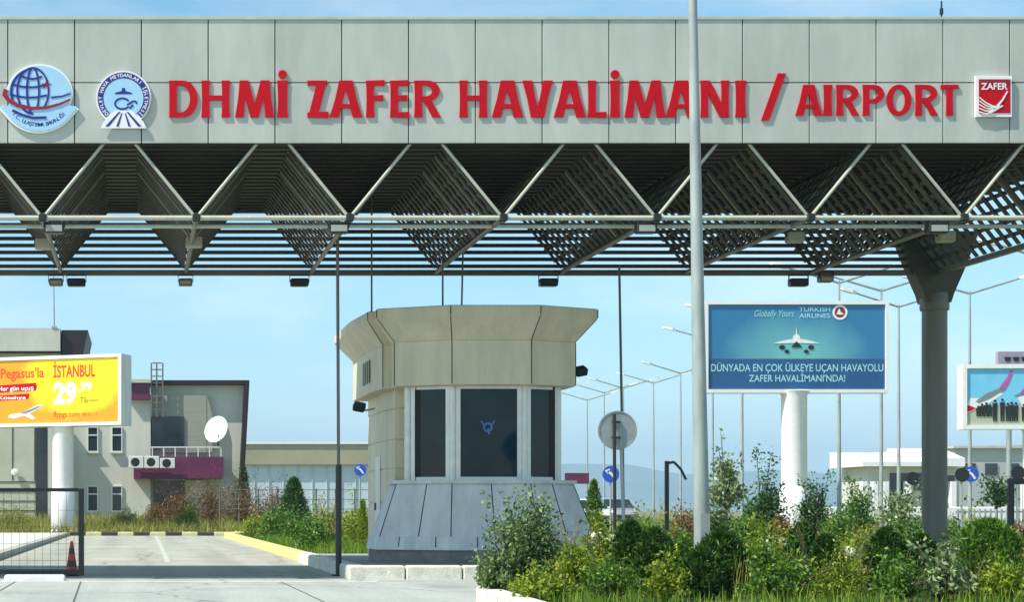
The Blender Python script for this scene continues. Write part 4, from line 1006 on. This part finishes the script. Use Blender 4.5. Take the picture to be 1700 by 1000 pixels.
def shrub_pts(n, rx, h, nb, sag=.15, low=.08, tight=.14):
    """points along arching branches that fan out from the base; leaf clumps at their ends"""
    pts = []; ax = []; per = max(4, n//nb)
    for i in range(nb):
        a = rng.uniform(0, 2*np.pi); e = rng.uniform(.15, 1.0)
        rr = rx*np.sqrt(1-(e-.25)**2*.8)*rng.uniform(.55, 1.05); zt = h*(low+(1-low)*e)*rng.uniform(.75, 1.08)
        tip = np.array([rr*np.cos(a)*(1.15-e*.75), rr*np.sin(a)*(1.15-e*.75), zt])
        g_ = np.exp(rng.normal()*.17); shoot = rng.uniform() < .14
        if shoot: g_ *= 1.22
        tip = tip*np.array([g_, g_, g_*(1.08 if shoot else 1)])
        t = rng.beta(1.5 if shoot else 2.2, 1.0, per)[:, None]
        if shoot: t = t[:max(4, int(per*.55))]
        p = tip*np.array([1, 1, 1])*t; p[:, 2] += sag*h*np.sin(np.pi*t[:, 0])
        p += rng.normal(size=p.shape)*rx*tight*(.35+.65*t)*(.45 if shoot else 1)
        pts.append(p); ax.append(tip)
    p = np.concatenate(pts); p[:, 2] = np.maximum(p[:, 2], .03)
    return p, ax
def stems(ax, h, sag, r):
    b = MB()
    for tip in ax[:26]:
        pr = Vector((0, 0, 0))
        for t in (.35, .7, .95):
            q = Vector((tip[0]*t, tip[1]*t, tip[2]*t+sag*h*math.sin(math.pi*t))); b.tube(pr, q, r*(1.1-t*.7), r*(.9-t*.7), 4); pr = q
    return b
def shrub(name, label, cat, loc, rx, h, n, L, mats, wr=.24, nb=60, group=None, sag=.12, low=.08, tight=.14, up=.4):
    r = thing(name, label, cat, loc, rng.uniform(0, 6), group)
    p, ax = shrub_pts(n, rx, h, nb, sag, low, tight); V, F = leaves(p, L, wr, up)
    np_mesh('foliage', V, F, mats, r); stems(ax, h, sag, .012+.006*h).build('stems', M['bark'], r)
    return r
def conifer(name, label, loc, rx, h, n, L, m, group=None, shape='oval', trunk=.04):
    r = thing(name, label, 'conifer', loc, rng.uniform(0, 6), group)
    t = rng.uniform(0, 1, n)
    prof = (lambda t: np.sin(np.pi*np.clip(t*.93+.07, 0, 1))**.55*(1-.35*t)) if shape == 'oval' else (lambda t: (1-t)**.8*(.6+.4*np.minimum(t*6, 1)))
    a = rng.uniform(0, 2*np.pi, n)
    ph_ = rng.uniform(0, 6, 4)
    lump = 1+.17*np.sin(a*2+t*7+ph_[0])+.13*np.sin(a*5-t*13+ph_[1])+.10*np.sin(a*9+t*23+ph_[2])+rng.normal(size=n)*.08
    rad = rx*prof(t)*lump*rng.beta(4, 1.1, n)
    cen = np.stack([rad*np.cos(a), rad*np.sin(a), trunk*h+t*h*(1-trunk)*.96], 1)
    out = np.stack([np.cos(a)*.7, np.sin(a)*.7, np.full(n, 1.0)], 1)
    V, F = leaves(cen, L, .13, .3, out*1.1); np_mesh('crown', V, F, m, r)
    MB().lathe([(rx*.14, 0), (rx*.1, h*.5), (.006, h*.9)], 7).build('trunk', M['bark'], r)
    return r
def blades(name, label, pts, hmin, hmax, wdt, m, lean=.35, kind='stuff', cat='grass'):
    n = len(pts); h = rng.uniform(hmin, hmax, n)*rng.uniform(.6, 1, n); a = rng.uniform(0, 2*np.pi, n); ln = rng.normal(size=n)*lean
    fa = rng.uniform(0, np.pi, n); sx, sy = np.cos(fa)*wdt, np.sin(fa)*wdt
    def at(t, wf):
        o = ln*h*t*t; x = pts[:, 0]+o*np.cos(a); y = pts[:, 1]+o*np.sin(a); z = pts[:, 2]+h*t*(1-.25*np.abs(ln)*t)
        return np.stack([x-sx*wf, y-sy*wf, z], 1), np.stack([x+sx*wf, y+sy*wf, z], 1)
    a0, b0 = at(0, 1); a1, b1 = at(.5, .8); a2, b2 = at(1, .12)
    V = np.stack([a0, b0, a1, b1, a2, b2], 1).reshape(-1, 3); i = np.arange(n)*6
    F = np.concatenate([np.stack([i, i+1, i+3, i+2], 1), np.stack([i+2, i+3, i+5, i+4], 1)])
    o = np_mesh(name, V, F, m, None, kind); tag(o, label, cat); return o
ZBED = .16
def bedp(px, Y): return (PX(px, Y), Y, ZBED)
# --- planting bed, left to right
gs = 'leafy shrubs in the kerbed bed'
for px, Y, rx, h, n, L, mk, nb, lb_ in (
    (872, 22.6, .70, 1.12, 7500, .062, 'grey', 120, 'large grey green leafy shrub in front of the booth skirt'),
    (826, 22.3, .36, .55, 2200, .055, 'grey', 50, 'low grey green shrub by the white kerb, left of the large one'),
    (962, 22.0, .50, .74, 3800, .06, 'lime', 80, 'yellow green bushy shrub right of the large grey green one'),
    (1012, 20.6, .48, .52, 3200, .05, 'green', 70, 'low green shrub at the bottom edge below the round sign'),
    (905, 20.3, .46, .36, 2600, .05, 'lime', 60, 'low yellow shrub at bottom edge right of the white kerb'),
    (1000, 25.6, .42, .92, 2600, .06, 'lime', 70, 'lime shrub behind the others at the round sign post'),
    (1122, 24.2, .52, 1.02, 3600, .06, 'green', 80, 'tall green shrub below the bent black post'),
    (1105, 20.5, .40, .50, 2400, .05, 'lime', 60, 'low lime shrub at bottom edge left of lamp post'),
    (1228, 23.2, .42, .74, 2800, .06, 'lime', 70, 'lime shrub just right of the lamp post base'),
    (1280, 25.2, .52, 1.02, 3200, .062, 'lime', 80, 'tall yellow lime shrub left of the white billboard post'),
    (1290, 20.8, .52, .60, 3400, .05, 'green', 70, 'low olive shrub at bottom edge below the billboard post'),
    (1412, 25.5, .58, 1.04, 3600, .06, 'lime', 80, 'bright tall lime shrub right of the white billboard post'),
    (1395, 20.6, .46, .52, 3000, .05, 'lime', 70, 'low mixed green shrub at bottom edge below the lime one'),
    (1452, 23.6, .42, .82, 2800, .055, 'green', 70, 'green shrub between tall lime shrub and column'),
    (1505, 24, .46, 1.00, 3000, .062, 'green', 80, 'loose tall olive shrub in front of thick column base'),
    (1490, 20.3, .42, .46, 2400, .05, 'green', 60, 'low green shrub at bottom edge left of the broadleaf one'),
    (1592, 26, .50, 1.02, 3400, .055, 'dark', 80, 'dark shrub hugging the right side of column base'),
    (1560, 20.8, .45, .54, 1500, .085, 'pale', 60, 'low broadleaf shrub with pale leaves at bottom, below the column'),
    (1700, 22.0, .36, .82, 2200, .055, 'rust', 60, 'rust tinged shrub below the black gate frame'),
    (1672, 20.4, .38, .46, 1600, .07, 'lime', 50, 'bright leaved low shrub in the bottom right corner')):
    shrub('leafy_shrub', lb_, 'shrub', bedp(px, Y), rx, h*(.82 if h > .6 and px > 900 else 1), n, L*random.uniform(.8, 1.35), L_[mk], nb=int(nb*.7), tight=.105, group=gs)
gc = 'clipped dark conifers in the planting bed'
for px, Y, rx, h, lb_ in ((1046, 22.6, .22, .78, 'rounded dark conifer below the round sign post'), (1088, 21.6, .24, .70, 'dark conifer between round sign and lamp post'), (1198, 21.5, .26, .70, 'dark conifer right of the lamp post base'),
                         (1332, 24.0, .20, .74, 'small dark conifer in front of the white billboard post'), (1472, 21.8, .22, .70, 'dark conifer left of the column base shrubs'), (1640, 21.4, .42, .80, 'widest bright green conifer near the bottom right'), (1372, 22.2, .2, .62, 'small dark conifer right of the white billboard post base'), (1165, 20.9, .2, .5, 'smallest dark conifer at the bottom edge by lamp post'), (1530, 22.6, .2, .62, 'slim dark conifer in front of the column')):
    conifer('dwarf_conifer', lb_, bedp(px, Y), rx*1.25, h*1.16, int(4500+5500*rx), .085, L_['green'] if rx > .4 else L_['dark'], gc)
for px, Y, h, lb_ in ((940, 23.4, 1.0, 'dry bare twiggy weed behind the large grey green shrub'), (1070, 23.6, 1.15, 'dry twiggy weed left of the bent black post'), (1350, 22.6, 1.05, 'dry twiggy weed right of the white billboard post'), (1440, 22.4, 1.1, 'dry twiggy weed left of the thick column')):
    t_ = thing('dry_weed', lb_, 'weed', bedp(px, Y), 0, 'dry twiggy weeds in the bed'); b = MB()
    for q in range(9):
        a = random.uniform(0, 6.28); l = h*random.uniform(.6, 1); p0 = Vector((0, 0, 0)); p1 = Vector((math.cos(a)*.12*l, math.sin(a)*.12*l, l*.55)); p2 = p1+Vector((math.cos(a+.4)*.12*l, math.sin(a+.4)*.12*l, l*.45))
        b.tube(p0, p1, .005, .004, 4).tube(p1, p2, .004, .0015, 4)
        for e in range(4):
            c0 = p1.lerp(p2, random.random()); aa = random.uniform(0, 6.28); b.tube(c0, c0+Vector((math.cos(aa)*.09, math.sin(aa)*.09, .11)), .0025, .001, 3)
    b.build('stems', M['straw_stem'], t_)
    pts_ = np.array([v for v in b.v if v[2] > h*.5]); pts_ = pts_[rng.integers(0, len(pts_), 150)]
    V, F = leaves(pts_, .035, .2, .3); np_mesh('foliage', V, F, L_['straw'], t_)  # small straw blades here are the weed's dry seed heads
def scatter(poly, n, z, dens=None):
    xs_ = np.array([p[0] for p in poly]); ys_ = np.array([p[1] for p in poly]); out = []
    while len(out) < n:
        q = rng.uniform((xs_.min(), ys_.min()), (xs_.max(), ys_.max()), (n, 2))
        ins = np.zeros(n, bool); j = len(poly)-1
        for i in range(len(poly)):
            c = ((ys_[i] > q[:, 1]) != (ys_[j] > q[:, 1])) & (q[:, 0] < (xs_[j]-xs_[i])*(q[:, 1]-ys_[i])/(ys_[j]-ys_[i]+1e-12)+xs_[i]); ins ^= c; j = i
        if dens is not None: ins &= rng.uniform(size=n) < dens(q)
        out += [(*p, z) for p in q[ins]]
    return np.array(out[:n])
patch = lambda q: np.clip(.5+.6*np.sin(q[:, 0]*1.9+q[:, 1]*.7)*np.sin(q[:, 1]*1.6-q[:, 0]*.5), .08, 1)
inb = inset(bed, -.3)
blades('bed_grass', 'green grass and weeds filling the kerbed planting bed', scatter(inb, 34000, ZBED, patch), .08, .28, .006, L_['grass'])
blades('bed_tall_weeds', 'tall yellowish weeds between the shrubs of the bed', scatter([(5.2, 21), (12, 20.5), (13, 28), (8.5, 28)], 3500, ZBED, lambda q: np.clip(np.sin(q[:, 0]*2.3+.4)*np.sin(q[:, 1]*1.7), 0, 1)**1.5+.02), .3, .75, .005, L_['straw'], .22)

# --- verge and field beyond
gfield = lambda pts: np.stack([pts[:, 0], pts[:, 1], np.array([gz(y) for y in pts[:, 1]])], 1)
def verge(name, label, poly, n, h0, h1, wdt, m, dens=None, lean=.4):
    p = scatter(poly, n, 0, dens); blades(name, label, gfield(p), h0, h1, wdt, m, lean)
verge('verge_grass', 'short green verge grass beside the yellow kerb', [(4.1, 41.5), (9, 41.5), (13, 86), (4.9, 86)], 22000, .12, .5, .012, L_['grass'], patch)
verge('dry_grass', 'dry straw coloured grass before the grey building', [(-20, 86.5), (12, 86.5), (14, 108), (-24, 108)], 26000, .3, .95, .022, L_['straw'], patch)
verge('field_grass', 'yellow green field grass right of the booth', [(15.5, 32), (60, 50), (75, 118), (9, 118), (9, 86), (15.5, 84)], 40000, .15, .55, .022, L_['grass'], patch)
for i, (px, Y, rx, h, mk, lb_) in enumerate(((300, 96, 1.4, 2.1, 'rust', 'rust brown dry bush at left of the row, below the balcony door'), (352, 98, 1.6, 2.7, 'rust', 'rust brown dry bush below the balcony right end'), (405, 97, 1.5, 2.5, 'rust', 'rust brown dry bush below the building corner'),
        (452, 95, 1.4, 2.2, 'rust', 'rust brown dry bush just left of the conifer'), (312, 92, .8, 1.2, 'lime', 'small lime bush in front of the rust bushes'), (205, 94, 1.0, .9, 'straw', 'low straw coloured tuft bush below the building windows'),
        (20, 93, 1.4, 1.1, 'straw', 'straw coloured bush left of the yellow billboard post'), (258, 97, .9, 1.2, 'rust', 'reddish dry bush at the building wall corner'))):
    shrub('dry_bush', lb_, 'bush', (PX(px, Y), Y, gz(Y)), rx, h, 2600, .17, L_[mk], nb=70, group='dry bushes by the grey building', wr=.12, up=.8, tight=.2)
for i, (px, Y, rx, h, mk, lb_) in enumerate(((425, 76, .8, 1.15, 'lime', 'yellow green bush at far left of the verge behind yellow kerb'), (455, 70, .9, 1.35, 'green', 'green bush on the verge below the conifer'), (492, 62, .8, 1.15, 'green', 'rounded green bush on verge, mid way along yellow kerb'),
        (520, 55, .66, 1.1, 'green', 'green bush on verge left of the tall thin rod'), (545, 60, .85, 1.6, 'straw', 'tall straw weeds bush just left of the tall thin rod'), (590, 58, .65, 1.4, 'lime', 'yellow green bush between the rod and booth'), (512, 49, .45, .55, 'green', 'lowest green bush nearest the yellow kerb end'))):
    shrub('verge_bush', lb_, 'bush', (PX(px, Y), Y, gz(Y)), rx, h, 2600, .10, L_[mk], nb=70, group='bushes on the kerbed verge')
conifer('cypress', 'round topped green conifer between the warehouse and the verge', (PX(488, 82), 82, gz(82)), .68, 2.75, 7000, .16, L_['dark'], None, 'oval', .04)
conifer('cypress', 'narrow dark cypress at the right corner of the grey building', (PX(404, 104), 104, gz(104)), .35, 3.4, 2500, .2, L_['dark'])
conifer('sapling_conifer', 'slim ragged green conifer right of the booth', (PX(986, 44), 44, gz(44)), .34, 2.0, 2600, .11, L_['green'], None, 'cone', .08)
conifer('sapling_conifer', 'slim shrubby conifer tied to a stake left of the booth', (PX(602, 52), 52, gz(52)), .24, 1.55, 1600, .1, L_['lime'], None, 'cone', .08)
def tree(label, px, Y, py_top, rx, n, L, m, group=None, trunk=.3, wr=.3):
    r = thing('young_tree', label, 'tree', (PX(px, Y), Y, gz(Y)), 0, group); h = (PZ(py_top, Y)-gz(Y))*.86; rx *= 1.15
    p, ax = shrub_pts(n, rx, h*(1-trunk), 40, .08, .05, .2); p[:, 2] += h*trunk
    V, F = leaves(p, L, wr, .2); np_mesh('crown', V, F, m, r)
    b = stems(ax, h*(1-trunk), .08, .03); b.v = [(x, y, z+h*trunk) for x, y, z in b.v]; b.tube((0, 0, 0), (0, 0, h*trunk+.05), .06, .035, 8); b.build('trunk', M['bark'], r)
tree('pale leaved young tree just right of the lamp post', 1206, 56, 738, .62, 1500, .16, L_['pale'], None, .45)
tree('round dark green tree left of the white billboard post', 1266, 62, 780, .78, 4200, .13, L_['dark'], None, .15)
tree('dark green tree just right of the white billboard post', 1351, 66, 782, .55, 2600, .13, L_['dark'], None, .12)
tree('pale leaved shrubby tree below the white terminal', 1487, 58, 788, .75, 1900, .13, L_['pale'], None, .2)
tree('small dark bushy tree left of the white terminal', 1425, 72, 800, .75, 2600, .14, L_['green'], None, .1)
tree('thin dark young tree right of the column in the distance', 1655, 80, 772, .75, 700, .2, L_['dark'], None, .5)
for px, Y, rx, h, mk, lb_ in ((1190, 46, .85, 1.7, 'dark', 'dark green bush directly behind the lamp post'), (1240, 50, .75, 1.25, 'green', 'green bush below the round dark tree, right of lamp post'), (1300, 56, .7, 1.2, 'rust', 'brownish bush at the foot of the white billboard post'),
        (1075, 44, .8, 1.25, 'green', 'green bush behind the bent black post'), (1140, 52, .9, 1.6, 'rust', 'brown green bush between bent post and lamp post'), (1390, 60, .8, 1.4, 'green', 'green bush below the teal billboard right end'), (1545, 50, .9, 1.15, 'dark', 'dark bush behind the column foot'), (1620, 48, .8, 1.0, 'lime', 'lime bush at the pale bar fence'), (1685, 42, .6, 1.0, 'rust', 'rust bush behind the black gate frame at right'), (950, 48, .6, .9, 'lime', 'yellow green weeds bush right at the booth side'), (1030, 42, .7, .95, 'lime', 'lime weeds bush at the foot of round sign')):
    shrub('field_bush', lb_, 'bush', (PX(px, Y), Y, gz(Y)), rx, h*.82, 2600, .10, L_[mk], nb=70, group='bushes in the field beyond the bed')
def boulder(px, py, Y, s, lb_):
    import bmesh
    bm = bmesh.new(); bmesh.ops.create_icosphere(bm, subdivisions=3, radius=s)
    sd_ = random.uniform(0, 50)
    from mathutils import noise
    for vtx in bm.verts:
        q = vtx.co/s; f = 1+.35*noise.noise(q*1.3+Vector((sd_, 0, 0)))+.12*noise.noise(q*4+Vector((0, sd_, 0)))
        vtx.co = Vector((q.x*1.25, q.y, q.z*.75))*s*f
    me = bpy.data.meshes.new('boulder'); bm.to_mesh(me); bm.free(); me.materials.append(M['stone'])
    o = bpy.data.objects.new('boulder', me); C.objects.link(o); o.location = (PX(px, Y), Y, PZ(py, Y)); tag(o, lb_, 'boulder', 'pale boulders among the plants')
for a_ in ((992, 893, 30.5, .13, 'pale boulder beside the booth skirt, leftmost of the boulders'), (1020, 899, 29, .15, 'pale boulder at the foot of the round sign post'),
           (1290, 906, 26.4, .15, 'pale boulder below the white billboard post'), (1405, 920, 25.0, .13, 'pale boulder among shrubs left of the column')):
    boulder(*a_)

# ================================================================== HAZE
b = MB().box(-7600, 7600, -60, 7500, -1.1, 260)
hz = b.build('haze', bpy.data.materials.new('haze_air')); hz['kind'] = 'stuff'; hz['label'] = 'pale blue summer haze over the far field'
m = hz.data.materials[0]; m.use_nodes = True; N = m.node_tree.nodes
N.remove(N['Principled BSDF']); pv = N.new('ShaderNodeVolumePrincipled'); pv.inputs['Color'].default_value = (.45, .76, 1, 1); pv.inputs['Density'].default_value = .00021
m.node_tree.links.new(pv.outputs[0], N['Material Output'].inputs['Volume'])
bpy.data.curves.remove(_fc)
